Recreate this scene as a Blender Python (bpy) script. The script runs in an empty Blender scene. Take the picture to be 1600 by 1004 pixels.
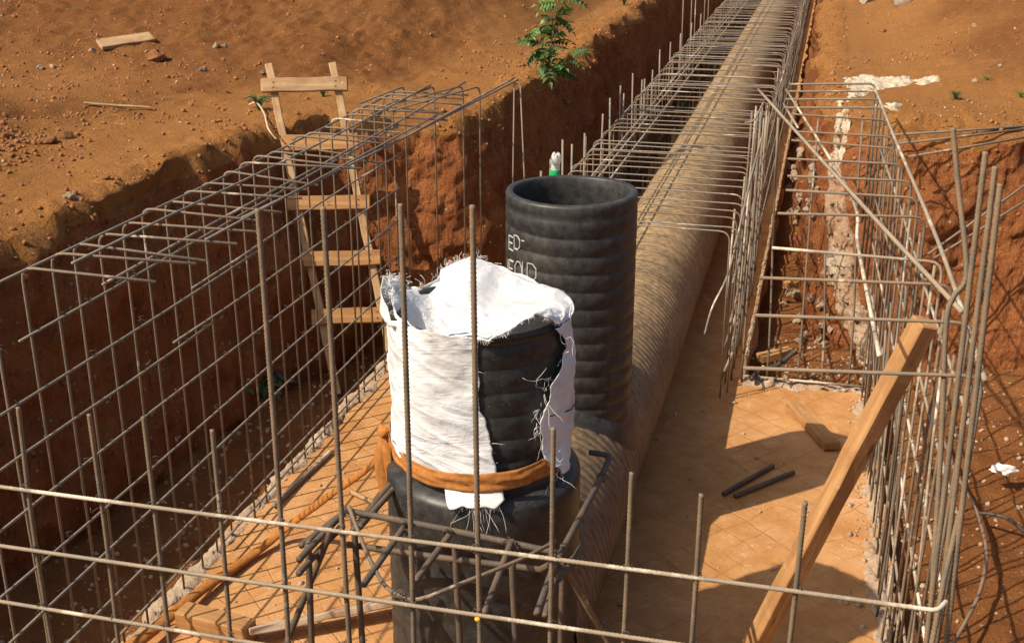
import bpy, bmesh, math, random
import numpy as np
from mathutils import Vector, Matrix
from mathutils.bvhtree import BVHTree

random.seed(7)
rng = np.random.default_rng(11)
sc = bpy.context.scene
COL = sc.collection

# ------------------------------------------------------------------ camera
F, CX, CY, VX, VY = 1900.0, 800.0, 502.0, 1310.0, -195.0     # solved from the vanishing points of the 1600 px photograph
CAM = Vector((0.0, 0.0, 1.55))
yc = Vector((VX - CX, VY - CY, F)).normalized()
pit = math.atan2(CY - VY, F)
zc = Vector((0, -math.cos(pit), -math.sin(pit)))
xc = yc.cross(zc)
c_right = Vector((xc[0], yc[0], zc[0])); c_down = Vector((xc[1], yc[1], zc[1])); c_fwd = Vector((xc[2], yc[2], zc[2]))
cd = bpy.data.cameras.new("camera"); cam = bpy.data.objects.new("camera", cd); COL.objects.link(cam)
M = Matrix.Identity(4)
for i in range(3):
    M[i][0] = c_right[i]; M[i][1] = -c_down[i]; M[i][2] = -c_fwd[i]; M[i][3] = CAM[i]
cam.matrix_world = M
cd.sensor_width = 36.0; cd.lens = F / 1600 * 36; cd.clip_start = 0.05; cd.clip_end = 400
sc.camera = cam

# ------------------------------------------------------------------ sky, sun, exposure
SUN_EL, SUN_AZ = math.radians(45.5), math.radians(227.2)
w = bpy.data.worlds.new("World"); sc.world = w; w.use_nodes = True
nt = w.node_tree
sky = nt.nodes.new('ShaderNodeTexSky'); sky.sky_type = 'NISHITA'; sky.sun_disc = False
sky.sun_elevation = SUN_EL; sky.sun_rotation = SUN_AZ; sky.dust_density = 4.0; sky.air_density = 1.0
nt.links.new(sky.outputs[0], nt.nodes['Background'].inputs[0])
nt.nodes['Background'].inputs[1].default_value = 0.1
sl = bpy.data.lights.new("sun", 'SUN'); sl.energy = 4.6; sl.angle = math.radians(0.55); sl.color = (1.0, 0.88, 0.70)
so = bpy.data.objects.new("sun", sl); COL.objects.link(so)
sd = Vector((math.sin(SUN_AZ) * math.cos(SUN_EL), math.cos(SUN_AZ) * math.cos(SUN_EL), math.sin(SUN_EL)))
so.rotation_euler = sd.to_track_quat('Z', 'Y').to_euler(); so.location = sd * 30
sc.view_settings.view_transform = 'Standard'; sc.view_settings.look = 'None'
sc.view_settings.exposure = 0.35; sc.view_settings.gamma = 1.0; sc.view_settings.use_curve_mapping = False

# ------------------------------------------------------------------ surveying helpers: a sight line met with a plane
def ray(u, v):
    return c_right * ((u - CX) / F) + c_down * ((v - CY) / F) + c_fwd
def AZ(u, v, z):
    r = ray(u, v); return CAM + r * ((z - CAM.z) / r.z)
def AY(u, v, y):
    r = ray(u, v); return CAM + r * (y / r.y)
def AX(u, v, x):
    r = ray(u, v); return CAM + r * (x / r.x)
def APL(u, v, p, n):
    r = ray(u, v); return CAM + r * ((p - CAM).dot(n) / r.dot(n))

# ------------------------------------------------------------------ noise
_perm = rng.permutation(512).astype(np.int64)
_perm = np.concatenate([_perm, _perm, _perm])
_val = rng.uniform(-1, 1, 2048)
def vnoise(x, y, z=0.0):
    x = np.asarray(x, float); y = np.asarray(y, float) + 0 * x; z = np.asarray(z, float) + 0 * x
    xi = np.floor(x).astype(np.int64); yi = np.floor(y).astype(np.int64); zi = np.floor(z).astype(np.int64)
    fx, fy, fz = x - xi, y - yi, z - zi
    fx = fx * fx * (3 - 2 * fx); fy = fy * fy * (3 - 2 * fy); fz = fz * fz * (3 - 2 * fz)
    def h(a, b, c):
        return _val[_perm[(_perm[(_perm[a & 511] + b) & 511] + c) & 511]]
    r = 0
    for dx in (0, 1):
        for dy in (0, 1):
            for dz in (0, 1):
                r = r + h(xi + dx, yi + dy, zi + dz) * (fx if dx else 1 - fx) * (fy if dy else 1 - fy) * (fz if dz else 1 - fz)
    return r
def fbm(x, y, z=0.0, o=4):
    r = 0; a = 1.0
    for k in range(o):
        r = r + a * vnoise(x * 2 ** k + 17.3 * k, y * 2 ** k - 9.1 * k, np.asarray(z) * 2 ** k + 3.7 * k); a *= 0.5
    return r

# ------------------------------------------------------------------ materials
def srgb(r, g, b):
    f = lambda c: (c / 255 / 12.92) if c / 255 <= .04045 else ((c / 255 + .055) / 1.055) ** 2.4
    return (f(r), f(g), f(b), 1)
class NT:
    def __init__(s, name):
        s.m = bpy.data.materials.new(name); s.m.use_nodes = True; s.t = s.m.node_tree
        s.b = s.t.nodes['Principled BSDF']; s.tc = s.t.nodes.new('ShaderNodeTexCoord')
    def n(s, k, **kw):
        x = s.t.nodes.new(k)
        for a, v in kw.items():
            if a in ('operation', 'blend_type', 'data_type', 'feature', 'distance', 'noise_dimensions', 'wave_type', 'bands_direction'): setattr(x, a, v)
            else: s.set(x.inputs[a], v)
        return x
    def set(s, i, v):
        if isinstance(v, bpy.types.NodeSocket): s.t.links.new(v, i)
        else: i.default_value = v
    def map(s, scale=(1, 1, 1), rot=(0, 0, 0), src='Object', loc=(0, 0, 0)):
        m = s.t.nodes.new('ShaderNodeMapping'); s.t.links.new(s.tc.outputs[src], m.inputs[0])
        m.inputs['Scale'].default_value = scale; m.inputs['Rotation'].default_value = rot; m.inputs['Location'].default_value = loc
        return m.outputs[0]
    def noise(s, scale, detail=4, rough=.55, vec=None, dist=0.0):
        x = s.n('ShaderNodeTexNoise', Scale=scale, Detail=detail, Roughness=rough, Distortion=dist)
        s.t.links.new(vec if vec is not None else s.tc.outputs['Object'], x.inputs['Vector']); return x.outputs[0]
    def voro(s, scale, vec=None, feature='F1', rand=1.0):
        x = s.n('ShaderNodeTexVoronoi', feature=feature, Scale=scale, Randomness=rand)
        s.t.links.new(vec if vec is not None else s.tc.outputs['Object'], x.inputs['Vector']); return x
    def ramp(s, v, *st):
        x = s.t.nodes.new('ShaderNodeValToRGB'); s.t.links.new(v, x.inputs[0])
        e = x.color_ramp.elements
        while len(e) < len(st): e.new(.5)
        for k, (p, c) in enumerate(st):
            e[k].position = p; e[k].color = c if len(c) == 4 else (*c, 1)
        return x.outputs[0]
    def step(s, v, a, b):
        x = s.n('ShaderNodeMapRange'); s.t.links.new(v, x.inputs[0]); x.inputs[1].default_value = a; x.inputs[2].default_value = b; return x.outputs[0]
    def mix(s, f, a, b, mode='MIX'):
        x = s.t.nodes.new('ShaderNodeMix'); x.data_type = 'RGBA'; x.blend_type = mode
        s.set(x.inputs[0], f); s.set(x.inputs[6], a); s.set(x.inputs[7], b); return x.outputs[2]
    def math(s, op, a, b=0.0):
        x = s.t.nodes.new('ShaderNodeMath'); x.operation = op; s.set(x.inputs[0], a); s.set(x.inputs[1], b); return x.outputs[0]
    def bump(s, h, strength=.5, dist=.01, prev=None):
        x = s.n('ShaderNodeBump', Strength=strength, Distance=dist); s.t.links.new(h, x.inputs['Height'])
        if prev is not None: s.t.links.new(prev, x.inputs['Normal'])
        return x.outputs[0]
    def out(s, col, rough=.9, nrm=None, spec=.3):
        s.set(s.b.inputs['Base Color'], col); s.set(s.b.inputs['Roughness'], rough); s.b.inputs['Specular IOR Level'].default_value = spec
        if nrm is not None: s.t.links.new(nrm, s.b.inputs['Normal'])
        return s.m
def C(*a): return (*a, 1)

def soil(name, c1, c2, c3, stones=.5, bs=1.0, spoil=False, streak=False):
    t = NT(name)
    big = t.noise(.55, 5, .6); mid = t.noise(5, 6, .65); fine = t.noise(45, 5, .7); grit = t.noise(190, 3, .7)
    col = t.ramp(mid, (.3, c1), (.52, c2), (.75, c3))
    col = t.mix(t.step(big, .42, .60), col, t.mix(.65, col, c3))
    col = t.mix(t.step(fine, .38, .68), t.mix(.45, col, c1), col)
    if spoil:
        at = t.t.nodes.new('ShaderNodeAttribute'); at.attribute_name = 'spoil'
        sp_ = t.step(t.math('ADD', at.outputs['Fac'], t.math('MULTIPLY', t.math('SUBTRACT', mid, .5), 1.2)), .25, .75)
        col = t.mix(sp_, t.mix(.55, col, C(.55, .250, .075)), t.mix(.55, col, C(.245, .095, .031)))
    v = t.voro(34); v2 = t.voro(95)
    pick = t.math('LESS_THAN', v.outputs['Distance'], .30)
    wn = t.n('ShaderNodeSeparateColor'); t.t.links.new(v.outputs['Color'], wn.inputs[0])
    sel = t.math('MULTIPLY', pick, t.math('GREATER_THAN', wn.outputs[0], 1 - .22 * stones))
    scol = t.ramp(wn.outputs[1], (0, C(.16, .075, .035)), (.6, C(.36, .19, .09)), (.95, C(.55, .42, .30)))
    col = t.mix(sel, col, scol)
    h = t.math('ADD', t.math('MULTIPLY', fine, 1.0), t.math('MULTIPLY', sel, .25))
    mb = t.noise(17, 5, .7)
    nb = t.bump(mb, .8 * bs, .10); nb = t.bump(h, 1.0 * bs, .05, nb); nb = t.bump(grit, .7 * bs, .018, nb)
    nb = t.bump(t.math('SUBTRACT', 1.0, v2.outputs['Distance']), .35 * bs, .01, nb)
    if streak: nb = t.bump(t.noise(1.0, 4, .6, t.map((16, 16, 1.6))), .7, .07, nb)
    return t.out(col, .95, nb, .15)
MAT = {}
MAT['soil'] = soil('red_soil', C(.25, .098, .030), C(.42, .172, .046), C(.56, .26, .085), .7, 1.0, True)
MAT['bank'] = soil('red_clay_cut', C(.25, .082, .031), C(.42, .145, .048), C(.54, .215, .075), .55, 1.0, False, True)
MAT['floor'] = soil('pit_clay', C(.23, .085, .028), C(.34, .13, .038), C(.43, .19, .065), .9, .9)

def steel(name, base, rust, cement, amount, rough=.7):
    t = NT(name)
    oi = t.t.nodes.new('ShaderNodeObjectInfo')
    mv = t.n('ShaderNodeVectorMath', operation='ADD'); t.t.links.new(t.tc.outputs['Object'], mv.inputs[0])
    cmb = t.n('ShaderNodeCombineXYZ'); r9 = t.math('MULTIPLY', oi.outputs['Random'], 37.0)
    for k in range(3): t.t.links.new(r9, cmb.inputs[k])
    t.t.links.new(cmb.outputs[0], mv.inputs[1]); vec = mv.outputs[0]
    n1 = t.noise(9, 4, .6, vec); n2 = t.noise(3.2, 3, .6, vec); n3 = t.noise(60, 3, .6, vec)
    col = t.ramp(n1, (.35, base), (.62, rust))
    thr = t.math('ADD', n2, t.math('MULTIPLY', t.math('SUBTRACT', oi.outputs['Random'], .5), .18))
    mask = t.step(t.math('ADD', thr, t.math('MULTIPLY', n3, .25)), .82 - amount, .92 - amount)
    col = t.mix(mask, col, cement)
    return t.out(col, rough, t.bump(n3, .6, .004), .35)
CEM = C(.60, .52, .40)
MAT['steel'] = steel('rebar_steel', C(.15, .128, .10), C(.22, .155, .10), CEM, .02)
MAT['steel_front'] = steel('rebar_steel_rusty', C(.135, .108, .075), C(.215, .145, .085), CEM, .02)
MAT['steel_cement'] = steel('rebar_steel_cement_splashed', C(.24, .20, .15), C(.32, .24, .16), C(.56, .49, .38), .15)
MAT['steel_dark'] = steel('rebar_steel_dark', C(.075, .064, .055), C(.13, .09, .06), C(.2, .15, .11), .02)
MAT['steel_grey'] = steel('rebar_steel_grey', C(.18, .168, .15), C(.25, .205, .155), CEM, .05)

def wood(name, c1, c2, c3):
    t = NT(name)
    g = t.noise(1.0, 5, .6, t.map((2.2, 38, 38))); g2 = t.noise(1.0, 3, .6, t.map((5, 150, 150))); d = t.noise(6, 4, .6)
    col = t.ramp(g, (.3, c1), (.5, c2), (.72, c3)); col = t.mix(t.step(d, .45, .7), col, t.mix(.7, col, C(.25, .115, .045)))
    col = t.mix(t.math('MULTIPLY', t.step(t.noise(22, 4, .7), .62, .7), .5), col, C(.5, .40, .28))
    kn = t.voro(1.0, t.map((3.2, 12, 12))); col = t.mix(t.step(kn.outputs['Distance'], .13, .05), col, C(.13, .06, .025))
    return t.out(col, .8, t.bump(g2, .35, .004, t.bump(g, .35, .006)), .2)
MAT['wood'] = wood('sawn_timber', C(.29, .145, .055), C(.39, .205, .08), C(.48, .275, .115))
MAT['wood_pale'] = wood('weathered_timber', C(.30, .19, .10), C(.40, .26, .135), C(.48, .33, .185))
MAT['wood_grey'] = wood('grey_timber', C(.42, .30, .20), C(.52, .40, .28), C(.60, .48, .36))

def plastic(name, dust, lo, hi, dcol, updust, along=False):
    t = NT(name)
    n1 = t.noise(3.0, 5, .65); n2 = t.noise(26, 4, .65); spk = t.noise(140, 2, .6)
    geo = t.t.nodes.new('ShaderNodeNewGeometry'); sx = t.n('ShaderNodeSeparateXYZ'); t.t.links.new(geo.outputs['Normal'], sx.inputs[0])
    up = t.step(sx.outputs[2], -.35, .55)
    base = t.mix(t.step(n2, .4, .7), C(.018, .018, .0185), C(.042, .042, .041))
    f = t.math('ADD', t.math('MULTIPLY', up, updust), t.math('MULTIPLY', t.step(n1, lo, hi), dust)); f = t.math('MINIMUM', f, .96)
    f = t.math('MULTIPLY', f, t.step(n2, .15, .6))
    if along:
        oy = t.n('ShaderNodeSeparateXYZ'); t.t.links.new(t.tc.outputs['Object'], oy.inputs[0])
        k_ = t.n('ShaderNodeMapRange'); t.set(k_.inputs[0], t.math('ADD', oy.outputs[1], t.math('MULTIPLY', n1, 2.0))); k_.inputs[1].default_value = 5.2; k_.inputs[2].default_value = 9.0; k_.inputs[3].default_value = .42; k_.inputs[4].default_value = 1.0
        f = t.math('MULTIPLY', f, k_.outputs[0])
    col = t.mix(f, base, dcol)
    col = t.mix(t.math('MULTIPLY', t.step(spk, .70, .74), .45), col, C(.42, .38, .32))
    rough = t.mix(f, C(.42, .42, .42), C(.9, .9, .9))
    return t.out(col, rough, t.bump(n2, .25, .006), .4)
MAT['hdpe'] = plastic('black_polyethylene', .28, .48, .78, C(.15, .125, .09), .10)
MAT['hdpe_front'] = plastic('black_polyethylene_splashed', .12, .5, .8, C(.17, .14, .10), .05)
MAT['hdpe_dusty'] = plastic('dusty_polyethylene', .50, .30, .68, C(.42, .275, .135), .62, True)

def concrete(name, c1, c2, c3, bs=1.0):
    t = NT(name); n1 = t.noise(4, 6, .65); n2 = t.noise(50, 4, .7); v = t.voro(60)
    col = t.ramp(n1, (.3, c1), (.5, c2), (.7, c3)); col = t.mix(t.step(n2, .35, .65), t.mix(.35, col, C(.2, .15, .1)), col)
    return t.out(col, .93, t.bump(t.math('SUBTRACT', 1.0, v.outputs['Distance']), .3 * bs, .008, t.bump(n2, .8 * bs, .012)), .15)
MAT['concrete'] = concrete('rough_concrete', C(.36, .22, .13), C(.46, .34, .24), C(.55, .44, .33))
MAT['cement'] = concrete('spilled_cement', C(.40, .27, .16), C(.58, .49, .37), C(.70, .63, .52), 1.5)
MAT['stone'] = concrete('pale_stone', C(.40, .26, .16), C(.50, .36, .24), C(.58, .46, .34))
MAT['clod'] = concrete('clay_clod', C(.20, .075, .026), C(.31, .122, .04), C(.42, .19, .07))
MAT['cold'] = concrete('smeared_blinding', C(.30, .13, .065), C(.40, .27, .17), C(.50, .42, .32), 1.6)

def slab_mat():
    t = NT('clay_dusted_slab')
    n0 = t.noise(1.1, 4, .6); n1 = t.noise(6, 5, .65); n2 = t.noise(60, 4, .7)
    col = t.ramp(n1, (.28, C(.37, .17, .058)), (.5, C(.46, .23, .083)), (.72, C(.54, .295, .12)))
    col = t.mix(t.step(n0, .5, .75), col, C(.55, .30, .14))
    # trowel-scored diamond grid
    wob = t.n('ShaderNodeTexNoise', Scale=2.0, Detail=2.0); t.t.links.new(t.tc.outputs['Object'], wob.inputs['Vector'])
    def lines(ang, sp, wd):
        m = t.n('ShaderNodeVectorRotate', Angle=ang); t.t.links.new(t.tc.outputs['Object'], m.inputs['Vector'])
        s = t.n('ShaderNodeSeparateXYZ'); t.t.links.new(m.outputs[0], s.inputs[0])
        x = t.math('ADD', t.math('ADD', s.outputs[0], t.math('MULTIPLY', wob.outputs[0], .15)), t.math('MULTIPLY', n1, .022))
        f = t.math('ABSOLUTE', t.math('SUBTRACT', t.math('FRACT', t.math('DIVIDE', x, sp)), .5))
        return t.step(f, wd / sp, 0.0)
    ln = t.math('MAXIMUM', lines(math.radians(38), .142, .007), lines(math.radians(-50), .142, .007))
    brk = t.step(t.noise(3.2, 5, .75), .40, .66)
    ln = t.math('MULTIPLY', ln, brk)
    col = t.mix(t.math('MULTIPLY', ln, .5), col, C(.23, .10, .04))
    col = t.mix(t.math('MULTIPLY', t.step(t.noise(2.3, 6, .7), .52, .62), .45), col, C(.36, .15, .05))
    wh = t.math('MULTIPLY', t.step(t.noise(11, 5, .75), .57, .72), .5)
    col = t.mix(wh, col, C(.70, .50, .34))
    nb = t.bump(n2, .6, .008); nb = t.bump(t.math('SUBTRACT', 1.0, ln), .7, .006, nb)
    return t.out(col, .92, nb, .18)
MAT['slab'] = slab_mat()

def sackmat():
    t = NT('white_woven_sack')
    n = t.noise(3.5, 5, .65); n2 = t.noise(14, 4, .6)
    col = t.ramp(n, (.3, C(.52, .49, .46)), (.42, C(.70, .70, .70)), (.55, C(.79, .80, .825)))
    wv = t.n('ShaderNodeTexWave', Scale=95.0, Distortion=.6); t.t.links.new(t.map((1, 1, 2.0)), wv.inputs['Vector'])
    t.b.inputs['Transmission Weight'].default_value = 0.0
    t.b.inputs['Subsurface Weight'].default_value = 0.0
    n3 = t.noise(1.0, 4, .6, t.map((3.5, 3.5, 11), (.5, .35, 0)), 1.2)
    t.out(col, .6, t.bump(n3, .45, .03, t.bump(n2, .4, .015, t.bump(wv.outputs[0], .12, .002))), .3)
    tr = t.t.nodes.new('ShaderNodeBsdfTranslucent'); tr.inputs[0].default_value = C(.82, .80, .76)
    mx = t.t.nodes.new('ShaderNodeMixShader'); mx.inputs[0].default_value = .2
    o = t.t.nodes['Material Output']; t.t.links.new(t.b.outputs[0], mx.inputs[1]); t.t.links.new(tr.outputs[0], mx.inputs[2]); t.t.links.new(mx.outputs[0], o.inputs[0])
    return t.m
MAT['sack'] = sackmat()
def plain(name, col, rough=.7, col2=None, sc_=20, spec=.3, bs=.2):
    t = NT(name); n = t.noise(sc_, 4, .6)
    c = t.ramp(n, (.35, col), (.68, col2 or tuple(min(1, x * 1.35) for x in col[:3]) + (1,)))
    return t.out(c, rough, t.bump(n, bs, .004), spec)
MAT['strap'] = plain('orange_cloth', C(.33, .125, .03), .85, C(.45, .19, .055), 45, .1, .6)
MAT['paint'] = plain('white_marker', C(.42, .41, .38), .8, C(.58, .56, .52), 60)
MAT['thread'] = plain('white_thread', C(.82, .79, .73), .7)
MAT['string'] = plain('dark_string', C(.04, .035, .03), .9)
MAT['hose'] = plain('black_hose', C(.028, .026, .026), .55, C(.07, .055, .045), 15, .4)
MAT['hose_dusty'] = plain('dusty_hose', C(.16, .115, .085), .75, C(.26, .17, .11), 12)
MAT['leaf'] = plain('green_leaf', C(.06, .145, .024), .5, C(.13, .25, .045), 9, .4)
MAT['leaf_dark'] = plain('dark_leaf', C(.04, .085, .025), .6, C(.08, .13, .04), 9, .3)
MAT['stem'] = plain('plant_stem', C(.16, .17, .06), .8)
MAT['root'] = plain('dry_root', C(.42, .33, .22), .9)
MAT['label_green'] = plain('green_label', C(.01, .33, .10), .4, C(.02, .42, .14))
MAT['yellow'] = plain('yellow_plastic', C(.62, .50, .03), .5)
MAT['litter'] = plain('crumpled_white_plastic', C(.66, .58, .58), .5, C(.80, .74, .72), 18)
MAT['red'] = plain('red_plastic', C(.45, .03, .02), .5)
MAT['orange_bead'] = plain('orange_plastic', C(.72, .36, .02), .4)
def clear():
    t = NT('clear_plastic'); t.b.inputs['Transmission Weight'].default_value = .55; t.b.inputs['IOR'].default_value = 1.1
    return t.out(C(.88, .92, .90), .12, None, .5)
MAT['clear'] = clear()

# ------------------------------------------------------------------ mesh helpers
def mesh_np(name, V, Fq, smooth=True):
    me = bpy.data.meshes.new(name)
    V = np.asarray(V, np.float32); Fq = np.asarray(Fq, np.int32)
    me.vertices.add(len(V)); me.vertices.foreach_set('co', V.ravel())
    k = Fq.shape[1]
    me.loops.add(Fq.size); me.loops.foreach_set('vertex_index', Fq.ravel())
    me.polygons.add(len(Fq)); me.polygons.foreach_set('loop_start', np.arange(0, Fq.size, k, dtype=np.int32))
    me.polygons.foreach_set('loop_total', np.full(len(Fq), k, np.int32))
    if smooth: me.polygons.foreach_set('use_smooth', np.ones(len(Fq), bool))
    me.update(calc_edges=True); me.validate(); return me
def mesh_py(name, V, Fc, smooth=True):
    me = bpy.data.meshes.new(name); me.from_pydata([tuple(v) for v in V], [], Fc); me.update()
    if smooth:
        for p in me.polygons: p.use_smooth = True
    return me
def obj(name, me, mat=None, parent=None, loc=None):
    if mat is not None and not me.materials: me.materials.append(MAT[mat])
    o = bpy.data.objects.new(name, me); COL.objects.link(o)
    if parent is not None: o.parent = parent
    if loc is not None: o.location = loc
    return o
def tag(o, label, cat, group=None):
    o['label'] = label; o['category'] = cat
    if group: o['group'] = group
    return o
def thing(name, label, cat, loc=(0, 0, 0), group=None):
    o = bpy.data.objects.new(name, None); COL.objects.link(o); o.location = loc; o.empty_display_size = .1
    return tag(o, label, cat, group)
def struct(o): o['kind'] = 'structure'; return o
def stuff(o): o['kind'] = 'stuff'; return o
def grid_faces(nu, nv, wrap=False):
    i = np.arange(nu - (0 if wrap else 1))[:, None]; j = np.arange(nv - 1)[None, :]
    i2 = (i + 1) % nu
    return np.stack([i * nv + j, i2 * nv + j, i2 * nv + j + 1, i * nv + j + 1], -1).reshape(-1, 4)

def smooth_path(pts, n=8):
    pts = [Vector(p) for p in pts]
    if len(pts) < 3: return pts
    out = []
    P = [pts[0] * 2 - pts[1]] + pts + [pts[-1] * 2 - pts[-2]]
    for i in range(1, len(P) - 2):
        p0, p1, p2, p3 = P[i - 1:i + 3]
        for k in range(n):
            t = k / n
            out.append(.5 * ((2 * p1) + (p2 - p0) * t + (2 * p0 - 5 * p1 + 4 * p2 - p3) * t * t + (3 * p1 - p0 - 3 * p2 + p3) * t ** 3))
    out.append(pts[-1]); return out
def bend_path(pts, r=.04, n=4):
    """polyline with rounded corners"""
    pts = [Vector(p) for p in pts]; out = [pts[0]]
    for i in range(1, len(pts) - 1):
        a, b, c = pts[i - 1:i + 2]; d1 = (a - b); d2 = (c - b)
        rr = min(r, d1.length * .45, d2.length * .45); p1 = b + d1.normalized() * rr; p2 = b + d2.normalized() * rr
        for k in range(n + 1):
            t = k / n; out.append(p1 * (1 - t) ** 2 + b * 2 * t * (1 - t) + p2 * t * t)
    out.append(pts[-1]); return out
def resample(path, step):
    out = [path[0]]
    for a, b in zip(path[:-1], path[1:]):
        n = max(1, int((b - a).length / step))
        for k in range(1, n + 1): out.append(a.lerp(b, k / n))
    return out
def tube_data(path, r, seg=7, rib=0.0, flat=None, rfun=None, up=None):
    path = [Vector(p) for p in path]; V = []; Fc = []
    t0 = (path[1] - path[0]).normalized()
    nrm = Vector(up) if up is not None else (Vector((0, 0, 1)) if abs(t0.z) < .9 else Vector((1, 0, 0)))
    n = len(path)
    for i, p in enumerate(path):
        t = (path[min(i + 1, n - 1)] - path[max(i - 1, 0)])
        t = t.normalized() if t.length > 1e-9 else t0
        nrm = (nrm - t * nrm.dot(t))
        nrm = nrm.normalized() if nrm.length > 1e-6 else t.orthogonal().normalized()
        bi = t.cross(nrm)
        rr = r * (rfun(i / (n - 1)) if rfun else 1.0)
        if rib and i % 2: rr *= 1 + rib
        for k in range(seg):
            a = 2 * math.pi * k / seg
            x, y = math.cos(a) * rr, math.sin(a) * rr * (flat or 1.0)
            V.append(p + nrm * x + bi * y)
    for i in range(n - 1):
        for k in range(seg):
            k2 = (k + 1) % seg
            Fc.append((i * seg + k, i * seg + k2, (i + 1) * seg + k2, (i + 1) * seg + k))
    Fc.append(tuple(range(seg - 1, -1, -1))); Fc.append(tuple((n - 1) * seg + k for k in range(seg)))
    return V, Fc
def tube(name, path, r, mat, parent=None, **kw):
    V, Fc = tube_data(path, r, **kw); return obj(name, mesh_py(name, V, Fc), mat, parent)
def join_data(parts):
    V = []; Fc = []
    for v, f in parts:
        o = len(V); V += list(v); Fc += [tuple(i + o for i in q) for q in f]
    return V, Fc
def wobble(a, b, amp, n=6):
    a, b = Vector(a), Vector(b); ph = random.uniform(0, 6); d = Vector((random.uniform(-1, 1), random.uniform(-1, 1), random.uniform(-1, 1)))
    return [a.lerp(b, k / n) + d * amp * math.sin(math.pi * k / n) * math.sin(ph + 3 * k / n) for k in range(n + 1)]
def ribbed(path, r, mat, parent, name='bar', rib=.26):
    return tube(name, resample([Vector(p) for p in path], .006), r, mat, parent, seg=7, rib=rib)

def plank(name, a, b, width, thick, mat, parent=None, up=(0, 0, 1), bev=.004, rough=.002, roll=0.0, z0=None):
    """sawn board from a to b; its local X runs along the grain"""
    a, b = Vector(a), Vector(b); d = b - a; L = d.length; x = d.normalized(); u = Vector(up); y = u.cross(x).normalized(); zz = x.cross(y)
    if roll:
        q = Matrix.Rotation(roll, 3, x); y = q @ y; zz = q @ zz
    bm = bmesh.new(); bmesh.ops.create_cube(bm, size=1)
    for v in bm.verts: v.co = Vector((v.co.x * L, v.co.y * width, v.co.z * thick))
    bmesh.ops.subdivide_edges(bm, edges=[e for e in bm.edges if abs((e.verts[0].co - e.verts[1].co).x) > L * .5], cuts=max(3, int(L / .12)), use_grid_fill=True)
    bmesh.ops.bevel(bm, geom=[e for e in bm.edges if e.calc_face_angle(0) > .5], offset=bev, segments=1, affect='EDGES')
    s = random.uniform(0, 50)
    for v in bm.verts:
        p = v.co; p.y += rough * float(vnoise(p.x * 9 + s, p.z * 20)) + .5 * rough * float(vnoise(p.x * 60 + s, 3.)); p.z += rough * float(vnoise(p.x * 9 + s, p.y * 20 + 7)) + .5 * rough * float(vnoise(p.x * 60 + s, 9.))
        if abs(p.x) > L * .49: p.x += .003 * float(vnoise(p.y * 60 + s, p.z * 60))
    me = bpy.data.meshes.new(name); bm.to_mesh(me); bm.free()
    o = obj(name, me, mat)
    Mx = Matrix.Identity(4)
    for i in range(3): Mx[i][0] = x[i]; Mx[i][1] = y[i]; Mx[i][2] = zz[i]; Mx[i][3] = (a[i] + b[i]) / 2
    if parent is not None:
        o.parent = parent; o.matrix_parent_inverse = Matrix.Identity(4)
        o.matrix_basis = parent_world(parent).inverted() @ Mx
    else: o.matrix_basis = Mx
    return o
def parent_world(p): return Matrix.Translation(p.location)

def rock_mesh(name, seed, sub=2, jag=.35):
    bm = bmesh.new(); bmesh.ops.create_icosphere(bm, subdivisions=sub, radius=1)
    for v in bm.verts:
        c = v.co.normalized(); f = 1 + jag * float(fbm(c.x * 1.3 + seed, c.y * 1.3, c.z * 1.3, 3))
        v.co = Vector((c.x * f, c.y * f * .85, c.z * f * .65))
    me = bpy.data.meshes.new(name); bm.to_mesh(me); bm.free(); return me

# ================================================================== THE SETTING
SLAB = -1.5
# rim of the cut (top x, top y, foot x, foot y)
OUT = [(2.9, 1.2, 2.7, 1.5), (-.5, 1.15, -.5, 1.5), (-3.9, 1.2, -3.6, 1.5), (-3.92, 3.0, -3.55, 3.0), (-3.86, 4.6, -3.5, 4.6), (-3.74, 5.7, -3.4, 5.7),
       (-3.66, 6.6, -3.3, 6.6), (-3.5, 7.2, -3.15, 7.15), (-3.34, 7.85, -3.0, 7.62), (-2.85, 7.86, -2.7, 7.66), (-2.42, 7.98, -2.3, 7.74), (-2.30, 8.25, -2.12, 8.0),
       (-2.26, 9.0, -2.1, 8.8), (-2.18, 10.5, -2.0, 10.5), (-2.25, 14, -2.02, 14), (-2.3, 20, -2.05, 20), (-2.35, 44, -2.1, 44),
       (-.02, 44, .03, 44), (-.06, 17, .02, 17), (-.03, 10.2, .03, 10.2), (.08, 8.85, .06, 8.4), (.45, 8.5, .5, 8.0),
       (.75, 8.45, .9, 7.95), (1.4, 8.62, 1.4, 7.98), (2.9, 8.8, 2.7, 8.1), (3.0, 5, 2.7, 5)]
o2 = np.array(OUT)
for _ in range(2):                                                   # soften the corners
    a = o2; b = np.roll(o2, -1, 0); L = np.linalg.norm((b - a)[:, :2], axis=1)[:, None]; q = np.minimum(.25, .22 / L)
    o2 = np.stack([a + (b - a) * q, b - (b - a) * q], 1).reshape(-1, 4)
res = []
for a, b in zip(o2, np.roll(o2, -1, 0)):
    L = np.linalg.norm((b - a)[:2]); st = .032 if (a[1] < 13 and a[1] > 2) else .11
    if L < 1e-4: continue
    n = max(1, int(round(L / st)))
    for k in range(n): res.append(a + (b - a) * k / n)
RIM = np.array(res)

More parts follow.
